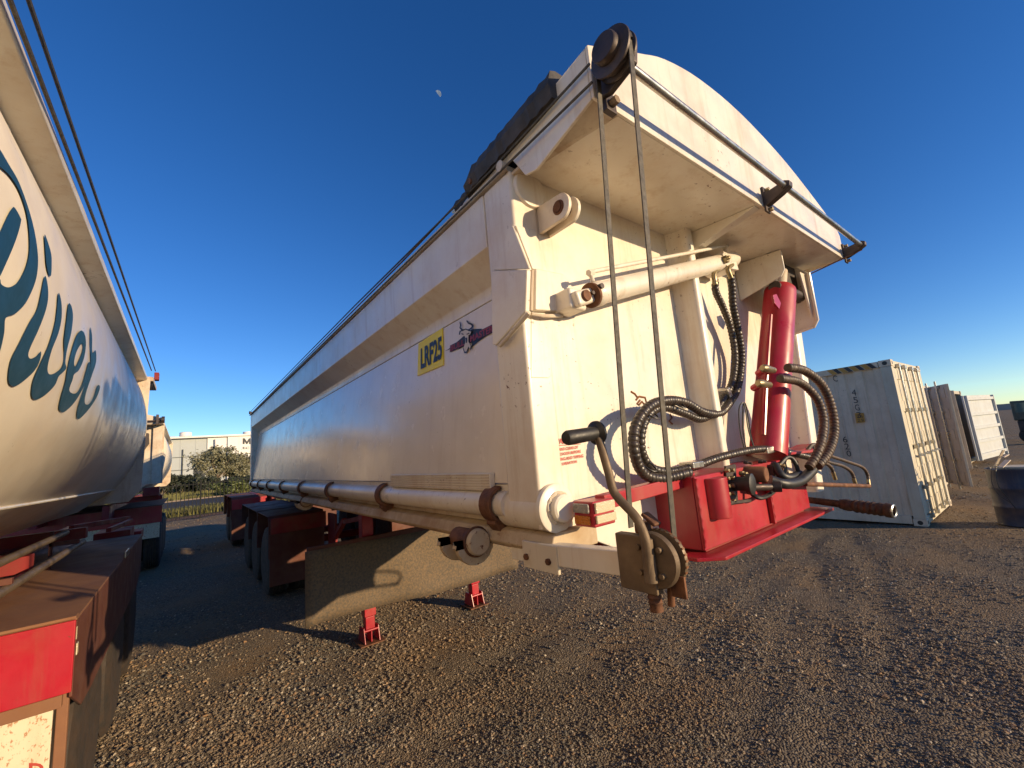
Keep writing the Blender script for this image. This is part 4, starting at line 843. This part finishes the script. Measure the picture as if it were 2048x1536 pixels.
# loose stones, one uncountable layer laid with geometry nodes
def stones():
    import numpy as np
    rg = np.random.default_rng(4); pts = []; sc = []
    def scatter(n, r0_, r1_, s0, s1, a0=-48, a1=118):
        # even per area inside, thinning outwards
        u = rg.random(n); r = r0_*(r1_/r0_)**u if r0_ > 3 else np.sqrt(r0_**2+(r1_**2-r0_**2)*u)
        a = np.radians(a0+(a1-a0)*rg.random(n)); x = r*np.sin(a); y = r*np.cos(a)
        k = np.sin(x*2.1+1.3*np.sin(y*1.7))*np.sin(y*1.9+x*.7)+.5*np.sin(x*5.3-y*3.1)
        keep = rg.random(n) < np.clip(.66+.5*k,.12,1)*(1-.55*np.clip(rut(x,y,np),0,1)); x, y = x[keep], y[keep]
        s = s0*(s1/s0)**(rg.random(len(x))**1.9)
        pts.append(np.stack([x,y,np.zeros(len(x))],1)); sc.append(s)
    scatter(125000,1.0,3.8,.003,.0105); scatter(150000,3.8,13,.0045,.015); scatter(900,1.2,7,.011,.022); scatter(9000,13,24,.012,.026,-10,112)
    p = np.concatenate(pts); s = np.concatenate(sc)
    p[:,2] = .010*np.sin(p[:,0]*1.3+.6*np.sin(p[:,1]*.9))*np.sin(p[:,1]*1.1+p[:,0]*.3)+.006*np.sin(p[:,0]*3.7+p[:,1]*1.9)+.004*np.sin(p[:,1]*6.1-p[:,0]*4.3)-.013*rut(p[:,0],p[:,1],np)-.004+s*.22
    me = bpy.data.meshes.new('gravel'); me.vertices.add(len(p)); me.vertices.foreach_set('co',p.astype('f').ravel())
    at = me.attributes.new('size','FLOAT','POINT'); at.data.foreach_set('value',s.astype('f'))
    o = bpy.data.objects.new('gravel',me); col.objects.link(o); o['kind'] = 'stuff'; o['label'] = 'loose grey and brown gravel covering the yard'; o['category'] = 'gravel'
    m, n, l, b = nodes_of('gravel_stone'); oi = n.new('ShaderNodeObjectInfo')
    cr = n.new('ShaderNodeValToRGB'); l.new(oi.outputs['Random'],cr.inputs[0])
    e = cr.color_ramp.elements; e[0].position = 0; e[0].color = (.085,.08,.07,1); e[1].position = 1; e[1].color = (.58,.48,.34,1)
    for ps, c in ((.3,(.14,.125,.10,1)),(.55,(.20,.17,.125,1)),(.78,(.28,.215,.145,1)),(.88,(.32,.18,.085,1)),(.94,(.38,.33,.25,1))):
        x = e.new(ps); x.color = c
    geo = n.new('ShaderNodeNewGeometry'); nt_ = n.new('ShaderNodeTexNoise'); nt_.inputs['Scale'].default_value = .75; nt_.inputs['Detail'].default_value = 7; nt_.inputs['Roughness'].default_value = .62; l.new(geo.outputs['Position'],nt_.inputs[0])
    sc_ = mixrgb(n,l,ramp(n,l,nt_.outputs[0],.44,.66,.0,.75),cr.outputs[0],(.30,.19,.095,1))
    l.new(sc_,b.inputs['Base Color']); b.inputs['Roughness'].default_value = .85
    ng = bpy.data.node_groups.new('scatter_stones','GeometryNodeTree'); ng.interface.new_socket('Geometry',in_out='INPUT',socket_type='NodeSocketGeometry'); ng.interface.new_socket('Geometry',in_out='OUTPUT',socket_type='NodeSocketGeometry')
    N = ng.nodes; L = ng.links; gi = N.new('NodeGroupInput'); go = N.new('NodeGroupOutput')
    ico = N.new('GeometryNodeMeshIcoSphere'); ico.inputs['Subdivisions'].default_value = 2; ico.inputs['Radius'].default_value = 1
    sp = N.new('GeometryNodeSetPosition'); nt = N.new('ShaderNodeTexNoise'); nt.inputs['Scale'].default_value = 1.1; nt.inputs['Detail'].default_value = 2
    vm = N.new('ShaderNodeVectorMath'); vm.operation = 'SUBTRACT'; vm.inputs[1].default_value = (.5,.5,.5); v2 = N.new('ShaderNodeVectorMath'); v2.operation = 'SCALE'; v2.inputs['Scale'].default_value = 2.1
    L.new(nt.outputs['Color'],vm.inputs[0]); L.new(vm.outputs[0],v2.inputs[0]); L.new(ico.outputs['Mesh'],sp.inputs['Geometry']); L.new(v2.outputs[0],sp.inputs['Offset'])
    sm = N.new('GeometryNodeSetShadeSmooth'); sm.inputs['Shade Smooth'].default_value = False; L.new(sp.outputs[0],sm.inputs[0])
    mt = N.new('GeometryNodeSetMaterial'); mt.inputs['Material'].default_value = m; L.new(sm.outputs[0],mt.inputs[0])
    iop = N.new('GeometryNodeInstanceOnPoints'); L.new(gi.outputs[0],iop.inputs['Points']); L.new(mt.outputs[0],iop.inputs['Instance'])
    rv = N.new('FunctionNodeRandomValue'); rv.data_type = 'FLOAT_VECTOR'; rv.inputs['Min'].default_value = (-.5,-.5,0); rv.inputs['Max'].default_value = (.5,.5,6.28); L.new(rv.outputs[0],iop.inputs['Rotation'])
    na = N.new('GeometryNodeInputNamedAttribute'); na.data_type = 'FLOAT'; na.inputs['Name'].default_value = 'size'
    rs = N.new('FunctionNodeRandomValue'); rs.data_type = 'FLOAT_VECTOR'; rs.inputs['Min'].default_value = (.7,.7,.42); rs.inputs['Max'].default_value = (1.35,1.1,.85); rs.inputs['Seed'].default_value = 9
    ms = N.new('ShaderNodeVectorMath'); ms.operation = 'SCALE'; L.new(rs.outputs[0],ms.inputs[0]); L.new(na.outputs[0],ms.inputs['Scale']); L.new(ms.outputs[0],iop.inputs['Scale'])
    L.new(iop.outputs[0],go.inputs[0])
    md = o.modifiers.new('stones','NODES'); md.node_group = ng
stones()

# ================================================================== fence between yard and road
FY = PZ(400,1037,0).y; FH = PY(400,962,FY).z
F = thing('picket_fence','black steel picket fence along the road verge','fence',(2,FY,0))
x = -9.; pk0 = None; FX1 = 14.
MB0 = MB().box(-9.,FX1,FY-.012,FY+.018,FH-.14,FH-.10).build('rail','fence',F,0); MB().box(-9.,FX1,FY-.012,FY+.018,.16,.20).build('rail','fence',F,0)
xs = -9.; i = 0
while xs < FX1:
    if i == 0: pk0 = MB().box(xs-.0125,xs+.0125,FY-.04,FY-.0125,.08,FH).build('picket','fence',F,0)
    else: child_copy(pk0,F,(i*.145,0,0))
    xs += .145; i += 1
p0 = None; xp = PZ(400,1037,0).x; j = 0
for k in range(-4,6):
    if p0 is None: p0 = MB().box(xp-4*2.4-.03,xp-4*2.4+.03,FY-.03,FY+.03,0,FH+.04).build('fence_post','fence',F,0)
    else: child_copy(p0,F,((k+4)*2.4,0,0))

# ================================================================== warehouse across the road
WY = 105.
def wz(px,py): return PY(px,py,WY)
zt = wz(420,875).z; W = thing('warehouse','long pale metal-clad warehouse beyond the trees','building',(10,WY+20,0))
xm = wz(455,880).x; x_l = wz(200,880).x-30; x_r = wz(520,880).x+50
MB().box(x_l,xm-.005,WY,WY+40,0,zt).build('wall','galv_grey',W,.02,); MB().box(xm+.005,x_r,WY-.6,WY+40,0,zt).build('wall','clad_white',W,.02)
q0, q1 = wz(415,878), wz(455,896)
MB().box(q0.x,xm,WY-.25,WY-.002,q1.z,zt-.02).build('wall_panel','clad_white',W,.02)
MB().box(x_l-.3,x_r+.3,WY-1.0,WY+40.4,zt+.01,zt+.35).build('roof_fascia','clad_white',W,.02)
rp0 = None
for k in range(46):
    X_ = x_l+3+k*2.4
    if X_ > x_r: break
    yb = WY-.05 if X_ < xm else WY-.65
    MB().box(X_-.06,X_+.06,yb,yb+.045,.2,zt-.05).build('cladding_rib','galv_grey' if X_ < xm else 'clad_white',W,0)
for zz in (zt*.36,zt*.62): MB().box(x_l,xm-.2,WY-.09,WY-.052,zz-.05,zz+.05).build('sheet_joint','dark_sign',W,0)
vq = wz(371,872); MB().lathe((vq.x,WY+6,zt+.35),(0,0,1),[(0,0),(0,.8),(.5,.8),(.55,1.05),(1.3,1.05),(1.4,.8),(1.4,0)],18).build('roof_vent','clad_white',W,0)
MB().box(vq.x-3.0,vq.x-1.6,WY+5,WY+7,zt+.34,zt+.9).build('roof_unit','galv_grey',W,.03)
vq = wz(497,870); MB().lathe((vq.x+.6,WY+6,zt+.35),(0,0,1),[(0,0),(0,.8),(.4,.8),(.45,1.1),(1.0,1.1),(1.0,0)],18).build('roof_vent','clad_white',W,0)
def onwh(px,py): return PY(px,py,WY-.72)
def wq(x0,y0,x1,y1): return lambda u,v: onwh(x0+(x1-x0)*u, y0+(y1-y0)*(1-v))
flat_shape([(486,888),(486,876.5),(489.5,876.5),(494,883.5),(498.5,876.5),(502,876.5),(502,888),(498.8,888),(498.8,881.5),(494.8,888),(493.2,888),(489.2,881.5),(489.2,888)],[],onwh).build('wall_lettering','dark_sign',W)
text_on('wall_lettering','EC',wq(486,893.5,499,898),'dark_sign',W,0,1,0,1,.0)
MB().beam(wz(432,878)-Vector((0,.8,0)),wz(432,955)-Vector((0,.8,0)),.3,.3).build('downpipe','clad_white',W,0)
MB().box(wz(366,899).x-.08,wz(366,899).x+.08,WY-.3,WY-.1,1,wz(366,899).z).build('flag_pole','dark_sign',W,0)
sq0, sq1 = PY(387,937,80), PY(410,955,80)
S = thing('site_hoarding','dark square hoarding standing in front of the warehouse','hoarding',((sq0.x+sq1.x)/2,80,0))
P(MB().box(sq0.x,sq1.x,80,80.1,sq1.z,sq0.z),'panel','dark_sign',S,.01)
P(MB().box(sq0.x-.15,sq1.x+.15,79.95,80.15,sq0.z+.005,sq0.z+.25),'top_rail','clad_white',S,.01)
for xx in (sq0.x+.1,sq1.x-.1): P(MB().box(xx-.07,xx+.07,80.11,80.25,0,sq0.z),'leg','galv_grey',S,.01)

# ================================================================== trees and shrubs
def leaf_mat(name, c1, c2):
    m, n, l, p = nodes_of(name); oi = n.new('ShaderNodeNewGeometry')
    l.new(mixrgb(n,l,ramp(n,l,noise(n,l,.8,4,.6),.35,.65),lin(c1),lin(c2)),p.inputs['Base Color']); p.inputs['Roughness'].default_value = .6
    p.inputs['Subsurface Weight'].default_value = 0
    return m
M['leaf'] = leaf_mat('gum_leaves',(.13,.135,.075),(.27,.25,.15)); M['leaf_dark'] = leaf_mat('dark_shrub_leaves',(.022,.03,.018),(.06,.07,.035)); M['leaf_green'] = leaf_mat('green_shrub_leaves',(.06,.08,.02),(.12,.14,.04))
def foliage(blobs, n, size, rnd):
    m = MB()
    for _ in range(n):
        c, r = rnd.choice(blobs); c = Vector(c)
        d = Vector((rnd.gauss(0,.62),rnd.gauss(0,.62),rnd.gauss(0,.62)))
        q = c+Vector((d.x*r,d.y*r,d.z*r*.75)); a = Vector((rnd.gauss(0,1),rnd.gauss(0,1),rnd.gauss(0,.7))).normalized(); b = a.cross(Vector((rnd.gauss(0,1),rnd.gauss(0,1),rnd.gauss(0,1)))).normalized()
        s = size*(.6+.8*rnd.random()); m.add([q-a*s,q+b*s*.45,q+a*s,q-b*s*.45],[(0,1,2,3)])
    return m
def tree(name, label, cat, base, h, w, mat, n, size, seed, trunk=True, group=None, nb=14):
    rnd = random.Random(seed); base = Vector(base); t = thing(name,label,cat,base,group); blobs = []; tr = MB()
    if trunk:
        tr.tube([base,base+Vector((.1*w*.3,0,h*.25)),base+Vector((-.03*w,0,h*.5)),base+Vector((.02*w,0,h*.8))],.2,8,radii=[.05*h*.6,.036*h*.6,.024*h*.6,.012*h*.6])
    for k in range(nb):
        a = rnd.random()*2*pi; rr = w*.5*rnd.random()**.6; z = h*(.38+.55*rnd.random()) if trunk else h*(.3+.5*rnd.random())
        rr *= (1.05-abs(z/h-.6)*.9); c = base+Vector((cos(a)*rr,sin(a)*rr,z)); blobs.append((c,w*(.055+.065*rnd.random())))
        if trunk: tr.tube([base+Vector((0,0,h*.22)),base.lerp(c,.55)+Vector((0,0,h*.08)),c],.1,6,radii=[.016*h*.6,.010*h*.6,.003*h])
        else: tr.tube([base,c],.03,5,radii=[.03,.01])
    tr.build('trunk' if trunk else 'stem','bark',t,0); foliage(blobs,n,size,rnd).build('crown' if trunk else 'foliage',mat,t,0,smooth=180)
    return t
def at(px,Y): return PZ(px,0,0) if False else Vector((PY(px,950,Y).x,Y,0))
tree('gum_tree','pale grey-green gum tree in the gap between the trailers, left of two','tree',at(430,66),PY(436,884,66).z-.5,5.6,'leaf',7000,.15,3,nb=44)
tree('gum_tree','pale grey-green gum tree partly hidden by the middle trailer, right of two','tree',at(480,68),PY(475,893,68).z-.9,4.8,'leaf',6500,.15,5,nb=40)
for k,(px,Y,w,top_) in enumerate(((322,60,3.0,944),(345,62,3.2,947),(370,61,3.0,945),(395,64,3.4,950),(415,60,3.4,950),(455,63,3.6,953),(485,60,4.0,953))):
    tree('shrub',('dark shrub at the left end of the hedge row beyond the road','dark shrub second from the left in the hedge row beyond the road','dark shrub third from the left in the hedge row beyond the road','dark shrub in front of the black hoarding','dark shrub just right of the black hoarding','dark shrub under the left gum tree','dark shrub under the right gum tree')[k],'shrub',at(px,Y),PY(px,top_,Y).z,w,'leaf_dark',2600,.15,20+k,False,'hedge shrubs beyond the road',14)
tree('shrub','low green bush on the grass beside the road','bush',at(468,46),1.5,3.4,'leaf_green',2600,.12,41,False)

# ================================================================== shipping containers
def container(label, x0, y0, L, W_, H_, mat, doormat, group='white shipping containers'):
    t = thing('shipping_container',label,'container',(x0+W_/2,y0+L/2,0),group)
    # corrugated side skins
    for sx in (0,1):
        n_ = int((L-.3)/.28); pts = []
        xo = x0+.03 if sx == 0 else x0+W_-.03; dd = .028 if sx == 0 else -.028
        for k in range(n_):
            y = y0+.15+k*(L-.3)/n_; st_ = (L-.3)/n_
            pts += [(xo,y),(xo,y+st_*.4),(xo+dd,y+st_*.5),(xo+dd,y+st_*.9)]
        pts.append((xo,y0+L-.15)); m = MB(); vs_ = []
        for (x_,y_) in pts: vs_ += [(x_,y_,.16),(x_,y_,H_-.12)]
        m.add(vs_,[(2*i,2*i+1,2*i+3,2*i+2) for i in range(len(pts)-1)]); m.build('side_panel',mat,t,0,smooth=20)
        P(MB().box(x0+(0 if sx == 0 else W_-.06),x0+(.06 if sx == 0 else W_),y0+.18,y0+L-.18,H_-.12,H_-.01),'top_rail',mat,t,.004)
        P(MB().box(x0+(0 if sx == 0 else W_-.06),x0+(.06 if sx == 0 else W_),y0+.18,y0+L-.18,.03,.165),'bottom_rail',mat,t,.004)
    P(MB().box(x0+.061,x0+W_-.061,y0+.1,y0+L-.1,H_-.05,H_-.02),'roof',mat,t,.004)
    P(MB().box(x0+.061,x0+W_-.061,y0+.1,y0+L-.1,.1,.14),'floor','dark_steel',t,0)
    P(MB().box(x0+.161,x0+W_-.161,y0+L-.06,y0+L-.02,.15,H_-.1),'end_wall',mat,t,.004)
    for sx in (0,1):
        for sy in (0,1):
            xx = x0 if sx == 0 else x0+W_-.16; yy = y0 if sy == 0 else y0+L-.16
            P(MB().box(xx,xx+.16,yy+.002,yy+.158,.121,H_-.121),'corner_post',doormat if sy == 0 else mat,t,.006)
            for zz in (0.,H_-.118):
                c = P(MB().box(xx-.004,xx+.164,yy-.006,yy+.172,zz,zz+.118),'corner_casting',mat,t,.008)
                if sx == 0: P(MB().lathe((xx-.0055,yy+.083,zz+.06),(1,0,0),[(0,0),(0,.036),(.001,.036),(.001,0)],14),'casting_hole','dark_sign',c,0)
                if sy == 0: P(MB().lathe((xx+.08,yy-.0075,zz+.06),(0,1,0),[(0,0),(0,.034),(.001,.034),(.001,0)],14),'casting_hole','dark_sign',c,0)
    P(MB().box(x0+.161,x0+W_-.161,y0+.02,y0+.12,H_-.12,H_-.008),'door_header',doormat,t,.004)
    P(MB().box(x0+.161,x0+W_-.161,y0+.01,y0+.12,.02,.14),'door_sill',doormat,t,.004)
    return t
def door_leaf(t, x0, x1, y, z0, z1, mat, gear=True):
    d = P(MB().box(x0,x1,y,y+.045,z0,z1),'door_leaf',mat,t,.006)
    for k in range(5):
        zz = z0+.12+(z1-z0-.24)*k/4.; P(MB().box(x0+.08,x1-.08,y-.016,y-.0005,zz-.10,zz+.10),'door_swage',mat,d,.012)
    if gear:
        for f in (.28,.72):
            xx = x0+(x1-x0)*f
            P(MB().cyl((xx,y-.05,z0-.06),(xx,y-.05,z1+.06),.017,10),'lock_rod','zinc',d,0)
            for zz in (z0-.03,z0+.45,z0+1.15,z0+1.8,z1+.03): P(MB().box(xx-.05,xx+.05,y-.07,y-.012,zz-.035,zz+.035),'rod_guide','zinc',d,.006)
            P(MB().beam((xx,y-.075,z0+1.0),(xx+.28,y-.075,z0+.97),.02,.035),'door_handle','zinc',d,.004)
    for k in range(4): P(MB().box(x1-.03 if x1-x0 and t.location.x < (x0+x1)/2 else x0-.03,x1+.03 if t.location.x < (x0+x1)/2 else x0+.03,y-.03,y-.0005,z0+.2+k*.68,z0+.32+k*.68),'hinge','cont_cream',d,.004)
    return d
cA = PZ(1856,1054,0); cx, cy = cA.x, cA.y; CH = PX(1774,719,cx).z; CH = 2.86
C1 = container('white high-cube container beside the red hoist, nearest of the containers',cx,cy,12.19,2.44,CH,'white_paint','cont_cream')
door_leaf(C1,cx+.165,cx+1.215,cy+.03,.15,CH-.13,'cont_cream'); door_leaf(C1,cx+1.225,cx+2.275,cy+.03,.15,CH-.13,'cont_cream')
for k,s_ in enumerate('45G3'):
    a = (1706.5+k*3.3,785-k*0+k*15.0); fn = (lambda a: lambda u,v: PX(a[0]-4.5+9*u+2.5*(1-v), a[1]+6-12*v, cx-.0015+.0))(a)
    text_on('container_lettering',s_,fn,'decal_black',C1,0,1,0,1)
for k,s_ in enumerate('C620'):
    a = (1669,757) if k < 1 else (1685+k*3.8,865+k*14.0)
    fn = (lambda a: lambda u,v: PX(a[0]-4.5+9*u+2.5*(1-v), a[1]+6-12*v, cx-.0015))(a)
    text_on('container_lettering',s_,fn,'decal_black',C1,0,1,0,1)
bx = [PX(*p,cx-.001) for p in ((1709.5,826.5),(1727.5,825.5),(1730,844.5),(1713,846.5))]
sb = MB().add([tuple(p) for p in bx],[(0,1,2,3)]).build('height_sticker','orange_letters',C1)
text_on('sticker_lettering','9.6',lambda u,v: PX(1713+12*u+1.5*(1-v),835.5-6.5*v,cx-.003),'decal_black',sb,0,1,0,1)
text_on('sticker_lettering','2.9',lambda u,v: PX(1714.5+12*u+1.5*(1-v),844-6.5*v,cx-.003),'decal_black',sb,0,1,0,1)
for k in range(4):
    y_ = cy+.20+k*.17
    MB().add([(cx-.002,y_,CH-.115),(cx-.002,y_+.07,CH-.115),(cx-.002,y_+.15,CH-.012),(cx-.002,y_+.08,CH-.012)],[(0,1,2,3)]).build('hazard_stripe','decal_black',C1)
    MB().add([(cx-.002,y_+.075,CH-.115),(cx-.002,y_+.16,CH-.115),(cx-.002,y_+.24,CH-.012),(cx-.002,y_+.155,CH-.012)],[(0,1,2,3)]).build('hazard_stripe','orange_letters',C1)
# further containers, each with a door leaf swung wide open
def open_leaf(t, hinge, dirv, L, z0, z1, mat, rods=True, inside=False):
    dirv = dirv.normalized(); nn = Vector((dirv.y,-dirv.x,0)); nn = nn if nn.x < 0 else -nn
    mid = hinge+dirv*(L/2)+Vector((0,0,(z0+z1)/2)); d = P(MB().obox(mid,dirv,nn,(0,0,1),L,.05,z1-z0),'door_leaf',mat,t,.006)
    if not inside:
        for k in range(5): zz = z0+.2+(z1-z0-.4)*k/4; P(MB().obox(hinge+dirv*(L/2)+Vector((0,0,zz))+nn*.032,dirv,nn,(0,0,1),L-.2,.012,.24),'door_swage',mat,d,.004)
        for f in (.35,.72):
            q = hinge+dirv*(L*f)+nn*.075; P(MB().cyl(q+Vector((0,0,z0-.08)),q+Vector((0,0,z1+.10)),.020,10),'lock_rod','zinc',d,0)
            for zz in (z0+.05,z0+.6,z0+1.2,z0+1.7,z1-.05): P(MB().obox(q+Vector((0,0,zz))-nn*.02,dirv,nn,(0,0,1),.11,.05,.07),'rod_guide','zinc',d,.004)
    else:
        for zz in (z0+.16,z0+.62,z0+1.08,z0+1.54,z1-.12): P(MB().obox(hinge+dirv*(L/2)+Vector((0,0,zz))+nn*.055,dirv,nn,(0,0,1),L-.16,.06,.10),'door_rib',mat,d,.006)
        for f in (.04,.96): P(MB().obox(hinge+dirv*(L*f)+Vector((0,0,(z0+z1)/2))+nn*.06,dirv,nn,(0,0,1),.08,.07,z1-z0-.01),'door_frame',mat,d,.006)
    return d
hA, tA = PZ(1889,964,.15), PZ(1945,975,.15)
C2 = container('grey-white container with its ribbed door swung open, second from the red hoist',hA.x+.02,hA.y+.03,12.19,2.44,2.6,'grey_paint','grey_paint')
open_leaf(C2,Vector((hA.x,hA.y,0)),Vector((tA.x-hA.x,tA.y-hA.y,0)),1.17,.16,2.5,'grey_paint')
door_leaf(C2,hA.x+.02+1.225,hA.x+.02+2.275,hA.y+.06,.15,2.45,'grey_paint')
tB = PZ(1946,938,.15); x3, y3 = tB.x-.10, tB.y+1.15
C3 = container('dull grey container squeezed between the ribbed door and the pale open door',x3,y3,12.19,2.44,2.6,'grey_paint','grey_paint')
open_leaf(C3,Vector((x3-.03,y3-.03,0)),Vector((.13,-1.12,0)),1.13,.16,2.48,'white_paint')
door_leaf(C3,x3+1.225,x3+2.275,y3+.03,.15,2.45,'grey_paint')
dL, dR_ = PZ(1956,922,.16), PZ(2012,907,.16)
C4 = container('container at the far right showing the pale ribbed inside of its open door',dL.x+.05,dL.y+.25,6.06,2.44,2.6,'grey_paint','grey_paint')
open_leaf(C4,Vector((dL.x,dL.y,0)),Vector((dR_.x-dL.x,dR_.y-dL.y,0)),(dR_-dL).length,.16,2.36,'door_inside',inside=True)

# ================================================================== drum, scrap, crane truck, far ridge
dB = PZ(1996,1052,0); dR = .30; dc = Vector((dB.x+.28,dB.y-.28,0)); dh = PX(1996,937,dB.x).z; dh = .88
DR = thing('oil_drum','dark blue dented steel drum standing on the gravel at the right edge','drum',dc)
prof = [(0,0),(0,dR-.005),(.012,dR+.004),(.024,dR)]
for zz in (.29,.58): prof += [(zz-.03,dR),(zz-.012,dR+.011),(zz+.012,dR+.011),(zz+.03,dR)]
prof += [(dh-.03,dR),(dh-.012,dR+.006),(dh,dR+.004),(dh,dR-.012),(dh-.02,dR-.014),(dh-.02,0)]
P(MB().lathe(dc,(0,0,1),prof,40),'drum_shell','drum',DR,0)
P(MB().lathe(dc+Vector((.12,-.1,dh-.02)),(0,0,1),[(0,0),(0,.035),(.016,.035),(.016,0)],14),'bung_cap','zinc',DR,0)
J = thing('scrap_bracket','bent pale metal bracket lying on top of the blue drum','scrap metal',dc+Vector((0,0,dh)))
P(MB().beam(dc+Vector((-.28,.10,dh+.03)),dc+Vector((.05,.02,dh+.12)),.07,.012),'flat_bar','white_paint',J,.002)
P(MB().beam(dc+Vector((-.12,.16,dh+.04)),dc+Vector((-.20,.02,dh+.30)),.05,.012).beam(dc+Vector((-.26,.04,dh+.19)),dc+Vector((.02,.0,dh+.21)),.03,.012),'upright_bar','white_paint',J,.002)
P(MB().box(dc.x-.18,dc.x+.2,dc.y-.16,dc.y+.14,dh+.004,dh+.03),'base_plate','cont_cream',J,.003)
K = thing('loose_cable','black cable hanging down the left side of the blue drum','cable',dc+Vector((-.3,.1,dh)))
P(MB().tube(smoothpath([dc+Vector((-.1,.1,dh+.03)),dc+Vector((-.30,.14,dh+.03)),dc+Vector((-.40,.16,dh-.22)),dc+Vector((-.36,.1,dh-.42)),dc+Vector((-.325,.04,dh-.60))],6),.007,6),'cable_run','black',K,0)
P(MB().tube(smoothpath([dc+Vector((-.12,.12,dh+.03)),dc+Vector((-.29,.18,dh+.04)),dc+Vector((-.37,.22,dh-.18)),dc+Vector((-.42,.18,dh-.36)),dc+Vector((-.35,.08,dh-.50))],6),.005,6),'cable_run','black',K,0)
# crane truck far right
kx, ky = 33., 1.0
KS = .60
class KB(MB):
    def build(s,*a,**k):
        s.v = [(kx+(x-kx)*KS,ky+(y-ky)*KS,z*KS) for x,y,z in s.v]; return MB.build(s,*a,**k)
K1 = thing('utility_truck','dark green truck with yellow plate at the far right edge','truck',(kx+2.4,ky,0))
def kp(px,py): return PX(px,py,kx)
P(KB().prism([(kx,ky+1.15,1.9),(kx,ky+1.15,3.55),(kx,ky+.1,3.5),(kx,ky-.75,2.7),(kx,ky-.9,1.9)],(2.2,0,0)),'cab','cab_green',K1,.05)
P(KB().prism([(kx-.012,ky+.95,2.55),(kx-.012,ky+.95,3.35),(kx-.012,ky+.2,3.32),(kx-.012,ky-.55,2.62),(kx-.012,ky-.55,2.55)],(.01,0,0)),'side_window','glass',K1,.0)
P(KB().box(kx+.05,kx+9,ky-1.6,ky+1.0,1.0,1.88),'chassis','dark_steel',K1,.03)
P(KB().box(kx+1.5,kx+9,ky-1.5,ky+.6,1.9,2.9),'superstructure','dark_steel',K1,.05)
P(KB().box(kx-.02,kx+.04,ky-1.55,ky-.75,1.35,1.75),'number_panel','yellow',K1,.005)
text_on('panel_lettering','LRC08',lambda u,v: Vector((kx-.024*KS,ky+(-.82-.66*u)*KS,(1.44+.22*v)*KS)),'decal_black',K1,0,1,0,1,.03)
for k in range(3):
    yy = ky+.4-k*.55; t_ = P(KB().lathe((kx+.1,yy,.72),(1,0,0),[(0,.0),(0,.10),(.02,.13),(.05,.32)],20),'wheel_hub','white_paint',K1,0)
for y_ in (-.9,.5):
    t_ = KB().lathe((kx+.1,ky+y_,.62),(1,0,0),[(0,.3),(0,.55),(.05,.62),(.35,.62),(.4,.55),(.4,.3)],30).build('tyre','tyre',K1,0)
for k in range(3): P(KB().lathe((kx-.02,ky+.1-k*.45,1.15),(-1,0,0),[(0,0),(0,.11),(.05,.10),(.06,0)],14),'work_lamp','clear',K1,0)
P(KB().box(kx-.05,kx+.1,ky-.8,ky+.1,.55,.95),'bumper','white_paint',K1,.02)
def ridge(name, x0, y0, x1, y1, hmax, seed, mat):
    m = MB(); n_ = 90; rnd = random.Random(seed); vs_ = []
    for i in range(n_+1):
        t = i/n_; p = Vector((x0,y0,0)).lerp(Vector((x1,y1,0)),t); h = hmax*(.55+.25*sin(t*5+seed)+.15*sin(t*13)+.06*rnd.random())
        d = Vector((y1-y0,-(x1-x0),0)).normalized()
        vs_ += [p-d*hmax*3-Vector((0,0,1)),p+Vector((0,0,h)),p+d*hmax*4-Vector((0,0,1))]
    m.add(vs_,[(3*i+k,3*i+k+1,3*i+4+k,3*i+3+k) for i in range(n_) for k in range(2)])
    o = m.build(name,mat,None,0,smooth=180); o['kind'] = 'structure'
ridge('hills',420,-260,520,420,15,2,'leaf_dark')
# moon: a far half globe that glows; its sunlit phase is cut into the mesh
md = ray(876,188).normalized(); mc = CP+md*9000; mr = 9000*5.4/FPX
mm, n_, l_, p_ = nodes_of('moon_glow'); p_.inputs['Base Color'].default_value = (0,0,0,1); p_.inputs['Roughness'].default_value = 1; p_.inputs['Specular IOR Level'].default_value = 0
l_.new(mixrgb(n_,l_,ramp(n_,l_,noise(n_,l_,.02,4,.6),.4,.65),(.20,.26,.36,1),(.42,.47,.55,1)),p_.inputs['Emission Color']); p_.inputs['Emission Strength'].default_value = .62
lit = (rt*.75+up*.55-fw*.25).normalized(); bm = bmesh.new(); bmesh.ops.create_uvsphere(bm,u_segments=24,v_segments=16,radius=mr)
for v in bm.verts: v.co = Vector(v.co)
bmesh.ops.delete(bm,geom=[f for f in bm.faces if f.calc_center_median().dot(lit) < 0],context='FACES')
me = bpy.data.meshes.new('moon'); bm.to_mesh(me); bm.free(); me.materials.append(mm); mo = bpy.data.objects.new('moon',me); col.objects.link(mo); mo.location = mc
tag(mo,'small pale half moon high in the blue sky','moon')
